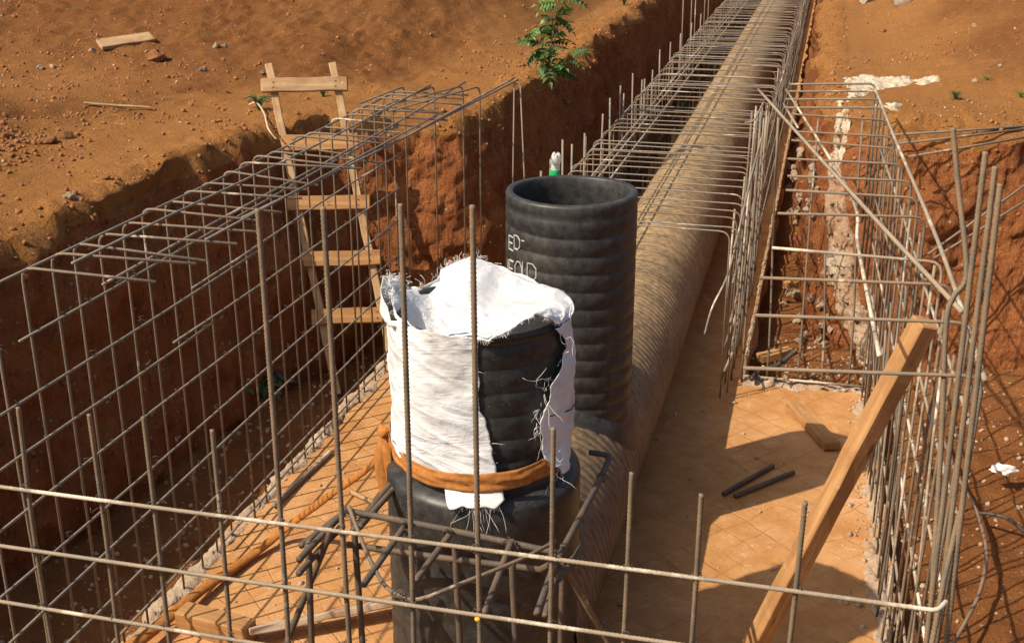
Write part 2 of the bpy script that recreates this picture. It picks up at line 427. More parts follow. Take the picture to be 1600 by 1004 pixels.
def dist_to_rim(x, y):
    """signed distance, positive outside the cut"""
    P = o2[:, :2]; Q = np.roll(P, -1, 0); x = np.asarray(x, float).ravel(); y = np.asarray(y, float).ravel()
    best = np.full(x.shape, 1e9); ins = np.zeros(x.shape, bool)
    for (px, py), (qx, qy) in zip(P, Q):
        dx, dy = qx - px, qy - py; l2 = dx * dx + dy * dy + 1e-12
        t = np.clip(((x - px) * dx + (y - py) * dy) / l2, 0, 1)
        best = np.minimum(best, (x - px - t * dx) ** 2 + (y - py - t * dy) ** 2)
        c = (py > y) != (qy > y)
        ins ^= c & (x < (qx - px) * (y - py) / (qy - py + 1e-12) + px)
    return np.where(ins, -1, 1) * np.sqrt(best)

def bumpf(x, y, cx, cy, sx, sy, h, ang=0.0):
    c, s = math.cos(ang), math.sin(ang); dx, dy = x - cx, y - cy; a = (dx * c + dy * s) / sx; b = (-dx * s + dy * c) / sy
    return h * np.exp(-(a * a + b * b))
def ground_z(x, y, d=None):
    x = np.asarray(x, float); y = np.asarray(y, float)
    if d is None: d = dist_to_rim(x, y).reshape(x.shape)
    far = np.clip((d - .5) / 1.2, 0, 1)
    h = 0.02 * fbm(x * .6, y * .6, 1.0, 3)
    h = h + far * (bumpf(x, y, -5.6, 14.5, 3.6, 3.2, 1.5) + bumpf(x, y, -6.4, 5.6, 1.7, 1.6, .40) + bumpf(x, y, 4.6, 13.5, 3.0, 4.2, 1.2) + bumpf(x, y, -10, 11, 3, 3, .6) + bumpf(x, y, 2.2, 22, 2.5, 5, .8))
    h = h - .12 * np.exp(-((x + 3.9) / .9) ** 2) * np.clip((7.2 - y) / 2, 0, 1)
    rough = .35 + .9 * np.clip((d - .6) / .8, 0, 1) * np.clip(.6 + .9 * fbm(x * .5 + 4, y * .5, 6., 3), 0.15, 1.5)
    h = h + rough * (.030 * fbm(x * 3.2, y * 3.2, 2.0, 4) + .034 * np.abs(fbm(x * 9, y * 9, 5.0, 3)))
    h = h - .07 * np.exp(-np.clip(d, 0, 9) / .12)
    h = h + .05 * np.clip((.25 - d) / .25, 0, 1) * fbm(x * 4 + 3, y * 4, 7.0, 3)
    return h

# ground sheet (cut open over the pit and the trench)
xs = np.concatenate([np.linspace(-120, -16, 10), np.linspace(-15, -8.2, 50), np.arange(-8, 2.6, .045), np.linspace(2.7, 8, 45), np.linspace(9, 120, 10)])
ys = [-120., -60., -30., -15., -8.]
y = -4.0
while y < 60:
    ys.append(y); y += .5 if y < 2.5 else (.042 if y < 9.5 else .042 + (y - 9.5) * .009)
ys += [70., 90., 130., 200.]
ys = np.array(ys)
X, Y = np.meshgrid(xs, ys, indexing='ij'); Dg = dist_to_rim(X, Y).reshape(X.shape)
Z = ground_z(X, Y, Dg)
Fg = grid_faces(len(xs), len(ys)); dm = Dg.ravel()[Fg].min(1); Fg = Fg[dm > .10]
gme = None
ground = struct(obj('ground', mesh_np('ground', np.stack([X, Y, Z], -1).reshape(-1, 3), Fg), 'soil'))

def spoil_of(x, y, d):
    far = np.clip((d - .75) / .7, 0, 1) * np.clip(1.1 - .0 * x, 0, 1)
    return np.clip(far * (.75 + .55 * fbm(x * .5 + 4, y * .5, 6., 3)), 0, 1)
at_ = ground.data.attributes.new('spoil', 'FLOAT', 'POINT'); at_.data.foreach_set('value', spoil_of(X, Y, Dg).ravel().astype(np.float32))
# cut faces of the pit and trench
tang = np.roll(RIM[:, :2], -1, 0) - np.roll(RIM[:, :2], 1, 0); tang /= np.linalg.norm(tang, axis=1)[:, None] + 1e-9
for _ in range(6): tang = (tang + np.roll(tang, 1, 0) + np.roll(tang, -1, 0)); tang /= np.linalg.norm(tang, axis=1)[:, None]
nrm = np.stack([tang[:, 1], -tang[:, 0]], 1)
tst = dist_to_rim(RIM[:, 0] + nrm[:, 0] * .1, RIM[:, 1] + nrm[:, 1] * .1)
if (tst > 0).mean() < .5: nrm = -nrm
rows = [(-.12, None)] + [(f, None) for f in np.linspace(-.02, 1.0, 46)] + [(None, e) for e in (.05, .1, .16, .24, .34)]
VV = np.zeros((len(RIM), len(rows), 3)); foot = -1.68
for j, (f, e) in enumerate(rows):
    if e is None:
        g = max(f, 0) ; bulge = .05 * math.sin(math.pi * min(1, max(0, g)))
        lx = RIM[:, 2] + (RIM[:, 0] - RIM[:, 2]) * g ** 1.3 - nrm[:, 0] * bulge; ly = RIM[:, 3] + (RIM[:, 1] - RIM[:, 3]) * g ** 1.3 - nrm[:, 1] * bulge
        if f < 0: lx = lx - nrm[:, 0] * (-f) * 1.5; ly = ly - nrm[:, 1] * (-f) * 1.5
        top = ground_z(RIM[:, 0], RIM[:, 1], np.zeros(len(RIM))) - .03
        zz = foot + (top - foot) * g
        s = np.linspace(0, 1, len(RIM)); amp = math.sin(math.pi * min(1, max(0, g)) * .92 + .1)
        big = .11 * fbm(lx * 1.1, ly * 1.1, zz * .9, 3) ; sm = .05 * fbm(lx * 5, ly * 5, zz * 5, 4); ri = .045 * np.abs(fbm(lx * 11, ly * 11, zz * 9, 3))
        dsp = amp * (big + .03 * np.abs(fbm(lx * 3 + 5, ly * 3, zz * .7, 3))) + sm + ri
        edge = .07 * (g ** 6) * fbm(lx * 2.3, ly * 2.3, 4.0, 3)
        VV[:, j, 0] = lx + nrm[:, 0] * (dsp + edge); VV[:, j, 1] = ly + nrm[:, 1] * (dsp + edge); VV[:, j, 2] = zz
    else:
        lx = RIM[:, 0] + nrm[:, 0] * e; ly = RIM[:, 1] + nrm[:, 1] * e
        VV[:, j, 0] = lx; VV[:, j, 1] = ly; VV[:, j, 2] = ground_z(lx, ly, np.full(len(RIM), e)) + (.012 if e < .2 else -.03 if e > .3 else .0) + (.03 * np.abs(fbm(lx * 11, ly * 11, 3., 3)) if e < .3 else 0)
bank = struct(obj('earth_bank', mesh_np('earth_bank', VV.reshape(-1, 3), grid_faces(len(RIM), len(rows), True)), 'bank'))
bank.data.materials.append(MAT['soil'])
mi = np.zeros((len(RIM), len(rows) - 1), np.int32); mi[:, 45:] = 1; bank.data.polygons.foreach_set('material_index', mi.ravel())

# clay floor of the pit around the slab and along the trench
xs2 = np.arange(-4.0, 3.0, .05); ys2 = np.concatenate([np.arange(1.0, 14, .05), np.arange(14, 45, .3)])
X, Y = np.meshgrid(xs2, ys2, indexing='ij')
Z = -1.63 + .05 * fbm(X * 1.2, Y * 1.2, 3.0, 3) + .022 * fbm(X * 6, Y * 6, 8.0, 4) + .10 * np.clip((X - .8) / 1.0, 0, 1) + .10 * np.clip((Y - 7.6) / .6, 0, 1) * np.clip((X + .36) / .2, 0, 1)
floor = struct(obj('pit_floor', mesh_np('pit_floor', np.stack([X, Y, Z], -1).reshape(-1, 3), grid_faces(len(xs2), len(ys2))), 'floor'))

# concrete slab: chamber part + trench strip
def slab_sheet(name, x0, x1, y0, y1, mat, st=.05, zt=SLAB, th=.2, er=.03):
    nx = int((x1 - x0) / st) + 1; ny = int((y1 - y0) / st) + 1
    gx = np.linspace(x0, x1, nx); gy = np.linspace(y0, y1, ny)
    gx = np.concatenate([[x0, x0], gx, [x1, x1]]); gy = np.concatenate([[y0, y0], gy, [y1, y1]])
    X, Y = np.meshgrid(gx, gy, indexing='ij')
    X2 = X + er * fbm(Y * 4, X * .1, 3., 3) * ((X <= x0) | (X >= x1)); Y2 = Y + er * fbm(X * 4, Y * .1, 6., 3) * ((Y <= y0) | (Y >= y1))
    Z = zt + .004 * fbm(X * 1.5, Y * 1.5, 1., 3)
    Z[0, :] = Z[-1, :] = zt - th; Z[:, 0] = Z[:, -1] = zt - th
    return struct(obj(name, mesh_np(name, np.stack([X2, Y2, Z], -1).reshape(-1, 3), grid_faces(len(gx), len(gy))), mat))
slab = slab_sheet('concrete_slab', -2.66, .50, 1.9, 7.36, 'slab')
slab_sheet('trench_slab', -1.78, -.30, 7.372, 43.5, 'slab', .12, SLAB - .012)

# crust of rough concrete squeezed out along the slab's edges
def crust(name, path, wdt, hgt, mat='concrete', step=.02, seed=0.):
    P = resample([Vector(p) for p in path], step); n = len(P); V = np.zeros((n, 7, 3))
    for i, p in enumerate(P):
        t = (P[min(i + 1, n - 1)] - P[max(i - 1, 0)]).normalized(); s = Vector((-t.y, t.x, 0))
        for k in range(7):
            u = (k - 3) / 3; wob = 1 + .9 * float(fbm(p.x * 9 + seed, p.y * 9 + k * .25, 0, 3))
            hz = hgt * (1 - u * u) * (.55 + 1.1 * float(fbm(p.x * 26 + seed, p.y * 26 + k * 1.7, 2., 3))) - (.012 if abs(u) == 1 else 0)
            q = p + s * u * wdt * wob; V[i, k] = (q.x, q.y, q.z + hz)
    return V.reshape(-1, 3), grid_faces(n, 7)
for lab, path, wd, hg in (
        ('crust', [(-.32, 7.33, SLAB), (.42, 7.33, SLAB)], .055, .04), ('crust', [(.43, 7.33, SLAB), (.45, 5.5, SLAB), (.47, 3, SLAB)], .05, .035), ('crust', [(-2.63, 2.2, SLAB), (-2.63, 7.3, SLAB)], .05, .022)):
    V, Fq = crust(lab, path, wd, hg, seed=hg * 100); obj('concrete_crust', mesh_np('concrete_crust', V, Fq), 'concrete', slab)

# ================================================================== PIPE MANIFOLD
PX, PR = -1.05, .36
PZ = SLAB + PR
mani = thing('pipe_manifold', 'black polyethylene pipe manifold of a long ribbed trench pipe with two upright risers', 'pipe', (0, 0, 0))
def lathe_z(rz, cx, cy, seg=72, rfun=None):
    n = len(rz); V = np.zeros((seg, n, 3))
    for k in range(seg):
        a = 2 * math.pi * k / seg
        for j, (r, z) in enumerate(rz):
            rr, z2 = (r, z) if rfun is None else rfun(r, z, a)
            V[k, j] = (cx + math.cos(a) * rr, cy + math.sin(a) * rr, z2)
    return V.reshape(-1, 3), grid_faces(seg, n, True)
# long pipe, ribs wound as shallow rolls
prof = []; yv = 3.75
while yv < 26:
    p = .058 if yv < 7.2 else .12; gd = .0055 if yv < 7.2 else .0022
    prof += [(PR - gd, yv), (PR - .0004, yv + p * .13), (PR + .001, yv + p * .5), (PR - .0004, yv + p * .87)]; yv += p
prof += [(PR, 30), (PR, 43.5)]
seg = 56; V = np.zeros((seg, len(prof), 3)); pr = np.array(prof)
for k in range(seg):
    a = 2 * math.pi * k / seg
    twist = (a / (2 * math.pi)) * .058
    V[k, :, 0] = PX + np.cos(a) * pr[:, 0]; V[k, :, 1] = pr[:, 1] + .012 * math.sin(a) + 0 * twist; V[k, :, 2] = PZ + np.sin(a) * pr[:, 0]
mp = obj('main_pipe', mesh_np('main_pipe', V.reshape(-1, 3), grid_faces(seg, len(prof), True)[:, ::-1]), 'hdpe_dusty', mani)
mp['label'] = 'long dusty tan ribbed pipe running away along the trench'
# tall riser
TY, TR, TTOP = 5.27, .30, .215
def riser_profile(z0, z1, r, pitch, depth, wall):
    p = []; z = z0
    while z < z1 - pitch:
        p += [(r - depth, z), (r - depth * .9, z + pitch * .10), (r - depth * .1, z + pitch * .2), (r, z + pitch * .55), (r - depth * .15, z + pitch * .93)]; z += pitch
    p += [(r - depth, z), (r - depth * .1, z + .02), (r, z1 - .012), (r - .006, z1), (r - wall + .006, z1), (r - wall, z1 - .008)]
    z = z1 - .05
    while z > z1 - .7: p += [(r - wall + .004, z), (r - wall - .003, z - .035)]; z -= .07
    p += [(r - wall, z0)]
    return p
def wav(amp, f0):
    def fn(r, z, a):
        return r * (1 + .003 * math.sin(3 * a + f0)), z + .006 * math.sin(a * 2 + f0 + z * 3) * (1 if z < .1 else .3)
    return fn
V, Fq = lathe_z(riser_profile(-1.0, TTOP, TR, .082, .0042, .036), PX, TY, 72, wav(.08, .4))
tr_ = obj('riser_pipe', mesh_np('riser_pipe', V, Fq), 'hdpe', mani); tr_['label'] = 'tall open-topped ribbed riser with white lettering'
# weld collar where the tall riser meets the long pipe
n = 72; V = []
for k in range(n):
    a = 2 * math.pi * k / n
    for (rr, dz) in ((TR - .01, .05), (TR + .018, .045), (TR + .035, .02), (TR + .055, -.004)):
        x = math.cos(a) * rr; zt = PZ + math.sqrt(max(PR * PR - x * x, .0)) if abs(x) < PR else PZ
        V.append((PX + x, TY + math.sin(a) * rr, zt + dz + .004 * math.sin(9 * a)))
obj('weld_collar', mesh_np('weld_collar', V, grid_faces(n, 4, True)), 'hdpe', mani)
# front riser: wide sump below, narrower neck above
FY, FR, FTOP = 3.75, .298, .17
V, Fq = lathe_z(riser_profile(-.6, FTOP, FR, .082, .0035, .03), PX, FY, 72, wav(.08, 2.))
fr_ = obj('riser_pipe', mesh_np('riser_pipe', V, Fq), 'hdpe_front', mani); fr_['label'] = 'front riser neck wrapped in the white sack'
sp = []
z = SLAB + .002
while z < -.56: sp += [(.340, z), (.344, z + .02), (.345, z + .05), (.344, z + .085)]; z += .105
sp += [(.345, -.47), (.345, -.430), (.338, -.414), (.315, -.398), (.296, -.392)]
V, Fq = lathe_z(sp, PX, FY, 72, wav(.08, 1.))
sm_ = obj('sump_pipe', mesh_np('sump_pipe', V, Fq), 'hdpe_front', mani); sm_['label'] = 'wide lower section of the front riser, splashed with grout'

# painted letters on the tall riser
STROKE = {'E': [[(1, 1), (0, 1), (0, 0), (1, 0)], [(0, .5), (.8, .5)]], 'D': [[(0, 0), (0, 1), (.6, 1), (1, .75), (1, .25), (.6, 0), (0, 0)]], '-': [[(.1, .5), (.9, .5)]],
          'I': [[(.5, 0), (.5, 1)]], 'F': [[(0, 0), (0, 1), (1, 1)], [(0, .52), (.8, .52)]], 'O': [[(.3, 0), (0, .3), (0, .7), (.3, 1), (.7, 1), (1, .7), (1, .3), (.7, 0), (.3, 0)]], 'L': [[(0, 1), (0, 0), (.9, 0)]]}
view_ang = math.atan2(-TY, -PX)
def letter(ch, x_px, y_px, h, wdt):
    s = max(-.98, min(.98, (x_px - 893.5) / 104.0)); phi = math.asin(s)
    th = view_ang + phi
    parts = []
    # height where the line of sight meets the barrel there
    cxp = PX + math.cos(th) * TR; cyp = TY + math.sin(th) * TR
    z0 = AY(x_px, y_px, cyp).z
    for st in STROKE[ch]:
        pts = []
        st2 = resample([Vector((q[0], q[1], 0)) for q in st], .2)
        for q in st2:
            a = th + (q.x * wdt) / TR; rr = TR + .0035
            pts.append(Vector((PX + math.cos(a) * rr, TY + math.sin(a) * rr, z0 + q.y * h)))
        V = []; Fc = []
        for i, p in enumerate(pts):
            t = (pts[min(i + 1, len(pts) - 1)] - pts[max(i - 1, 0)]).normalized(); nn = Vector((p.x - PX, p.y - TY, 0)).normalized(); b = t.cross(nn)
            V += [p + b * .0017, p - b * .0017, p - b * .0017 - nn * .006, p + b * .0017 - nn * .006]
        for i in range(len(pts) - 1):
            for k in range(4): Fc.append((i * 4 + k, (i + 1) * 4 + k, (i + 1) * 4 + (k + 1) % 4, i * 4 + (k + 1) % 4))
        parts.append((V, Fc))
    V, Fc = join_data(parts); obj('letter', mesh_py('letter', V, Fc, False), 'paint', tr_)
for ch, x, yy, wd in (('E', 798, 388, .046), ('D', 807, 388, .042), ('-', 818, 386, .024)): letter(ch, x, yy, .062, wd)
for ch, x, yy, wd in (('I', 795.5, 430, .010), ('F', 798.5, 431, .044), ('O', 808.5, 433, .048), ('L', 820.5, 435, .027), ('D', 828, 437, .048)): letter(ch, x, yy, .078, wd)

# ================================================================== SACK OVER THE FRONT RISER
VA = math.atan2(-FY, -PX)                          # bearing of the viewer from the riser
def sackpt(phi, z, r):
    a = VA + math.radians(phi); return (PX + math.cos(a) * r, FY + math.sin(a) * r, z)
def lin(x, xp, fp): return float(np.interp(x, xp, fp))
sack = thing('woven_sack', 'torn white woven plastic sack wrapped over the front riser', 'sack', (PX, FY, FTOP))
def spos(V): return [(v[0] - PX, v[1] - FY, v[2] - FTOP) for v in V]
nphi, nz = 260, 110
ZT_X = [40, 75, 100, 140, 182, 200, 214, 228, 244, 262, 285, 300, 325, 345, 362]; ZT_Y = [.176, .178, .178, .178, .25, .235, .185, .170, .225, .27, .235, .195, .184, .182, .180]
S_, T_ = np.meshgrid(np.linspace(0, 1, nphi), np.linspace(0, 1, nz), indexing='ij')
zq = -.33 + .50 * T_
PLX, PLY = [-.42, -.33, -.2, -.05, .1, .19], [368, 372, 368, 359, 356, 358]; PRX, PRY = [-.42, -.33, -.22, -.12, 0, .08, .13, .19], [66, 52, 37, 33, 43, 60, 57, 48]
pl = np.interp(zq, PLX, PLY) + 1.6 * fbm(zq * 22, 9., 1., 3); prr = np.interp(zq, PRX, PRY) + 2.5 * fbm(zq * 22, 3., 1., 3)
phi = prr + (pl - prr) * S_
zt = np.interp(phi, ZT_X, ZT_Y) + .008 * fbm(phi * .12, 1., 5., 3)
zb = np.interp(phi, [30, 60, 90, 200, 270, 300, 330, 342, 366, 375], [-.35, -.36, -.32, -.30, -.295, -.305, -.32, -.398, -.398, -.37]) + .006 * fbm(phi * .12, 4., 5., 3)
z = zb + (zt - zb) * T_
wr = .014 * fbm(phi * .022, z * 5 - phi * .012, 2., 3) + .0055 * (1 - np.abs(fbm(phi * .018 + z * 2, z * 17 + phi * .035, 4., 2))) ** 3 + .0018 * fbm(phi * .12, z * 22, 9., 3)
r = .313 + wr + .006 * np.sin(np.radians(phi) * 3)
up_ = z > .165
r = r + up_ * (.02 * ((phi > 225) & (phi < 300)) - (z - .165) * np.where((phi > 190) & (phi < 235), .10, .03))
tuck = np.exp(-((z + .32) / .035) ** 2) * (phi > 100); r = np.minimum(r, .318 * tuck + 9 * (1 - tuck)); r = np.maximum(r, .304)
low = z < -.355; r = np.where(low & (phi > 100), np.maximum(r, .318 + (-.355 - z) * 1.1), r)
r = np.where((phi < 62) & (z < -.26), r + .022 * np.clip((-.26 - z) / .05, 0, 1), r)
ang = VA + np.radians(phi)
V = np.stack([PX + np.cos(ang) * r, FY + np.sin(ang) * r, z], -1).reshape(-1, 3)
sd_ = obj('sack_wall', mesh_np('sack_wall', V - np.array([PX, FY, FTOP]), grid_faces(nphi, nz)), 'sack', sack)
def ruled(name, na, nb, back, frontc, shape, zmin=-9):
    V = []
    for i in range(na):
        a = i / (na - 1); B = Vector(back(a)); Fp = Vector(frontc(a)); tt = np.linspace(0, 1, nb)
        e1 = fbm(np.full(nb, a * 4.), tt * 4 + a * 3, 3., 4); e2 = fbm(np.full(nb, a * 15.), tt * 6, 3., 3); te = 1 + .05 * float(fbm(a * 9, 2., 2., 3))
        for j, t in enumerate(tt):
            p = B.lerp(Fp, t * te); p.z += shape(a, t) + .010 * e1[j] + .004 * e2[j]; p.z = max(p.z, zmin); V.append(p)
    return obj(name, mesh_np(name, spos(V), grid_faces(na, nb)), 'sack', sack), V
# flap pulled across the open pipe
na, nb = 60, 44
sf, V = ruled('sack_flap', na, nb, lambda a: sackpt(208 - 152 * a, lin(a, [0, .14, .29, .45, .8, 1], [.215, .252, .197, .176, .174, .174]), .313),
    lambda a: sackpt(lin(a, [0, .2, .5, .8, 1], [-40, -8, 16, 38, 54]), FTOP + lin(a, [0, .2, .35, .55, .75, .9, 1], [.012, .008, .014, .05, .062, .035, .004]), lin(a, [0, .2, .5, .8, 1], [.24, .315, .314, .30, .312])),
    lambda a, t: .012 * math.sin(math.pi * t) * a - .02 * math.sin(math.pi * t) * (1 - a), .1745)
# the rest of the mouth, sagging into the pipe on the left
sg, _ = ruled('sack_mouth', 40, 30, lambda a: sackpt(lin(a, [0, 1], [288, 204]), lin(a, [0, .3, .6, .8, 1], [.20, .235, .175, .165, .20]), .306), lambda a: sackpt(lin(a, [0, 1], [292, 372]), .184, .312), lambda a, t: -.13 * math.sin(math.pi * t) ** 1.3 * (1 - .35 * a) * min(1.0, max(0.0, a - .04) * 3.5) + (.012 if .05 < t < .95 else 0))
sl_, _ = ruled('sack_lining', 40, 30, lambda a: sackpt(lin(a, [0, 1], [206, 62]), .150, .268), lambda a: sackpt(lin(a, [0, 1], [-20, 50]), .140, .266), lambda a, t: -.05 * math.sin(math.pi * t))
for o in (sd_, sf, sg, sl_):
    m = o.modifiers.new('thickness', 'SOLIDIFY'); m.thickness = .0025; m.offset = -1
# frayed threads
parts = []
def thread(p, d, L, curl=.4):
    p = Vector(p); d = Vector(d).normalized(); pts = [p.copy()]
    for k in range(5):
        d = (d + Vector((random.gauss(0, curl), random.gauss(0, curl), random.gauss(0, curl) - .12))).normalized(); p = p + d * L / 5; pts.append(p.copy())
    parts.append(tube_data(pts, .00055, seg=3))
for k in range(130):
    z = random.uniform(-.36, .16)
    if k % 2: phi = lin(z, [-.42, -.33, -.22, -.12, 0, .08, .13, .19], [66, 52, 37, 33, 43, 60, 57, 48]); sgn = -1
    else: phi = lin(z, [-.42, -.33, -.2, -.05, .1, .19], [366, 370, 366, 357, 355, 357]); sgn = 1
    if k % 2 == 0 and random.random() < .85: continue
    p = Vector(sackpt(phi, z, .316)); a = VA + math.radians(phi); tan = Vector((-math.sin(a), math.cos(a), 0)) * sgn; out = Vector((math.cos(a), math.sin(a), 0))
    thread(p, tan * random.uniform(.1, 1) + out * .25 + Vector((0, 0, random.uniform(-1.6, .3))), random.choice((.01, .012, .015, .02, .05, .11)) * (1.2 if sgn < 0 else .5), .5)
for k in range(190):                                             # top rim and peak
    phi = random.choice((random.gauss(196, 10), random.gauss(262, 14), random.uniform(180, 300)))
    zt = lin(phi, ZT_X, ZT_Y)
    thread(sackpt(phi, zt, .315), (random.gauss(0, .7), random.gauss(0, .7), 1), random.uniform(.012, .045))
for k in range(70):
    phi = random.uniform(343, 369); thread(sackpt(phi, -.397, .35), (random.gauss(0, .4), random.gauss(0, .4) - .2, -1), random.choice((.01, .015, .02, .10)), .2)
for k in range(160):
    a = random.uniform(0, 1); Fp = V[int(a * (na - 1)) * nb + nb - 1]; thread(Fp, (random.gauss(0, .6), random.gauss(0, .6) - .6, random.gauss(-.3, .5)), random.uniform(.006, .022))
Vt, Ft = join_data(parts); stuff(obj('frayed_thread', mesh_py('frayed_thread', spos(Vt), Ft), 'thread', sack))
# string tied round the sack
pts = [Vector(sackpt(p_, -.145 - .0006 * (p_ - 60) + .012 * math.sin(p_ * .05), .3235 + .004 * math.sin(p_ * .31))) for p_ in range(38, 364, 6)]
tag(tube('tie_string', pts, .0024, 'string', seg=5), 'thin dark string tied around the white sack', 'string')

# orange cloth band with a knot and a long tail
strap = thing('cloth_strap', 'orange cloth strap tied around the foot of the sack, its tail running down left', 'strap', (PX, FY, -.36))
so_ = lambda V: [(v[0] - PX, v[1] - FY, v[2] + .36) for v in V]
V = []; ns = 120
for i in range(ns):
    s = i / (ns - 1); phi = -112 + s * 158
    zc_ = lin(phi, [-112, -80, -30, 0, 40, 60], [-.300, -.305, -.324, -.327, -.305, -.290]); hw = lin(phi, [-112, -85, -60, 0, 60], [.016, .018, .026, .033, .034])
    for j in range(10):
        u = j / 9 * 2 - 1; tw = .006 * float(fbm(phi * .09, u * 3, 1., 3)); r = .3255 + .003 * (1 - u * u) + tw * .8 + .004 * float(np.abs(fbm(phi * .03, u * 5 + phi * .02, 3., 2)))
        if phi > 52: r -= .006
        V.append(sackpt(phi, zc_ + u * hw + .004 * float(fbm(phi * .05, u, 7., 2)), r))
b_ = obj('band', mesh_np('band', so_(V), grid_faces(ns, 10)), 'strap', strap)
m = b_.modifiers.new('thickness', 'SOLIDIFY'); m.thickness = .002; m.offset = -1
kp = Vector(sackpt(-96, -.305, .345))
bm = bmesh.new(); bmesh.ops.create_icosphere(bm, subdivisions=3, radius=.034)
for v in bm.verts:
    c = v.co.copy(); v.co = c * (1 + .45 * float(fbm(c.x * 40, c.y * 40, c.z * 40, 3))); v.co.z *= .8
me = bpy.data.meshes.new('knot'); bm.to_mesh(me); bm.free()
for p in me.polygons: p.use_smooth = True
obj('knot', me, 'strap', strap, kp - Vector((PX, FY, -.36)))
tail = [kp, AZ(585, 722, -.62), AZ(520, 770, -1.0), AZ(455, 818, -1.38), AZ(400, 862, -1.47), AZ(310, 925, -1.455), AZ(250, 975, -1.44), AZ(190, 1018, -1.44), AZ(130, 1050, -1.5)]
Vt, Ft = tube_data(smooth_path(tail, 14), .021, seg=10, flat=.55, rfun=lambda s: .6 + 1.05 * s + .07 * math.sin(s * 70) * (1 - s))
obj('tail', mesh_py('tail', so_(Vt), Ft), 'strap', strap)
for dx, L in ((0, .26), (.03, .34)):
    e = [kp + Vector((dx * .4, -.01, -.01)), kp + Vector((dx - .02, -.03, -.1)), kp + Vector((dx * 1.6, -.03, -L))]
    Vt, Ft = tube_data(smooth_path(e, 8), .02, seg=8, flat=.22, up=(1, 0, 0)); obj('loose_end', mesh_py('loose_end', so_(Vt), Ft), 'strap', strap)

# ================================================================== REBAR CAGES
# ---- left wall mat with bars bent over at the top
left = thing('rebar_wall_cage', 'tall left-hand rebar wall mat with bar tops bent inwards, beside the ladder', 'rebar cage', (-2.6, 5.2, SLAB))
LO = Vector(left.location)
def rel(path, o): return [Vector(p) - o for p in path]
yv = 2.6; LX = -2.6
while yv < 7.32:
    jx = random.uniform(-.012, .012); dy = random.gauss(0, .035); L = random.uniform(.46, .60); zt = .28 + random.uniform(-.012, .012)
    if yv < 3.3: path = wobble((LX + jx, yv, SLAB - .05), (LX + jx - .02, yv, .23 + jx), .008)
    else:
        dy2 = dy if yv > 3.9 else random.choice((-.10, .06, .0)); path = bend_path([(LX + jx, yv + random.gauss(0, .012), SLAB - .03), (LX + jx - .012, yv, zt), (LX + L, yv + dy2, zt - random.uniform(-.01, .035))], .05, 4)
    tube('bar', rel(path, LO), .0056, 'steel', left, seg=6)
    yv += .168 + random.gauss(0, .012)
for z, y0, y1 in ((.268, 3.24, 7.25), (.05, 3.36, 7.3), (-.15, 2.6, 5.2), (-.155, 4.55, 7.3), (-.35, 2.6, 4.7), (-.352, 4.35, 7.3), (-.56, 2.6, 7.3), (-.77, 2.6, 7.3), (-.97, 2.7, 7.3), (-1.17, 3.0, 7.3), (-1.36, 3.5, 7.3), (-1.44, 4.6, 7.3)):
    dz = .012 if z in (-.155, -.352) else 0
    tube('bar', rel(wobble((LX + .012, y0, z + dz + random.uniform(-.015, .015)), (LX + .012, y1, z + dz + random.uniform(-.02, .02)), .015), LO), .0056, 'steel_grey', left, seg=6)
for x, y0, y1, z0, z1 in ((-2.46, 3.52, 7.4, .292, .30), (-2.29, 3.45, 7.6, .25, .295), (-2.13, 3.9, 6.6, .292, .285)):
    tube('bar', rel(wobble((x + random.uniform(-.02, .02), y0, z0), (x + .05 + random.uniform(-.02, .05), y1, z1), .02), LO), .0056, 'steel_grey', left, seg=6)
tube('bar', rel(wobble((-2.20, 4.3, .262), (-1.93, 7.82, .285), .006), LO), .0062, 'steel_grey', left, seg=6)
tube('bar', rel(wobble((-2.06, 6.0, .275), (-1.95, 7.80, .30), .004), LO), .0062, 'steel_grey', left, seg=6)
# end wall of the same mat: bars bent towards the viewer
for x, zt, L, x2 in ((-2.58, .28, .55, -.1), (-2.38, .29, .75, -.12), (-2.19, .30, .62, -.25), (-2.08, .30, .85, -.3), (-1.93, .28, 0, 0), (-1.89, .27, 0, .07)):
    yb = 7.42
    if L: path = bend_path([(x, yb, SLAB - .03), (x, yb, zt), (x + x2, yb - L, zt - .02)], .05)
    else: path = [(x + x2, yb + .15, -.55 if x2 == 0 else -.6), (x, yb + .25, zt)]
    if not L: path = [(x + x2 * 1.6, yb + .2, SLAB - .03), (x, yb + .3, zt)]
    tube('bar', rel(path, LO), .0056, 'steel', left, seg=6)

parts = []
for yq in np.arange(3.3, 7.3, .168):
    for z in (.05, -.15, -.35, -.56, -.77, -.97, -1.17, -1.36):
        if random.random() < .75:
            c = Vector((LX + .006, yq + random.gauss(0, .02), z + random.gauss(0, .008))) - LO
            parts.append(tube_data([c + Vector((random.uniform(-.012, .016), math.cos(a) * .011, math.sin(a) * .011)) for a in np.linspace(.4, 5.8, 7)] + [c + Vector((.02, random.uniform(-.015, .015), random.uniform(-.02, .02)))], .0014, seg=3))
Vt, Ft = join_data(parts); stuff(obj('tie_wire', mesh_py('tie_wire', Vt, Ft), 'steel_dark', left))
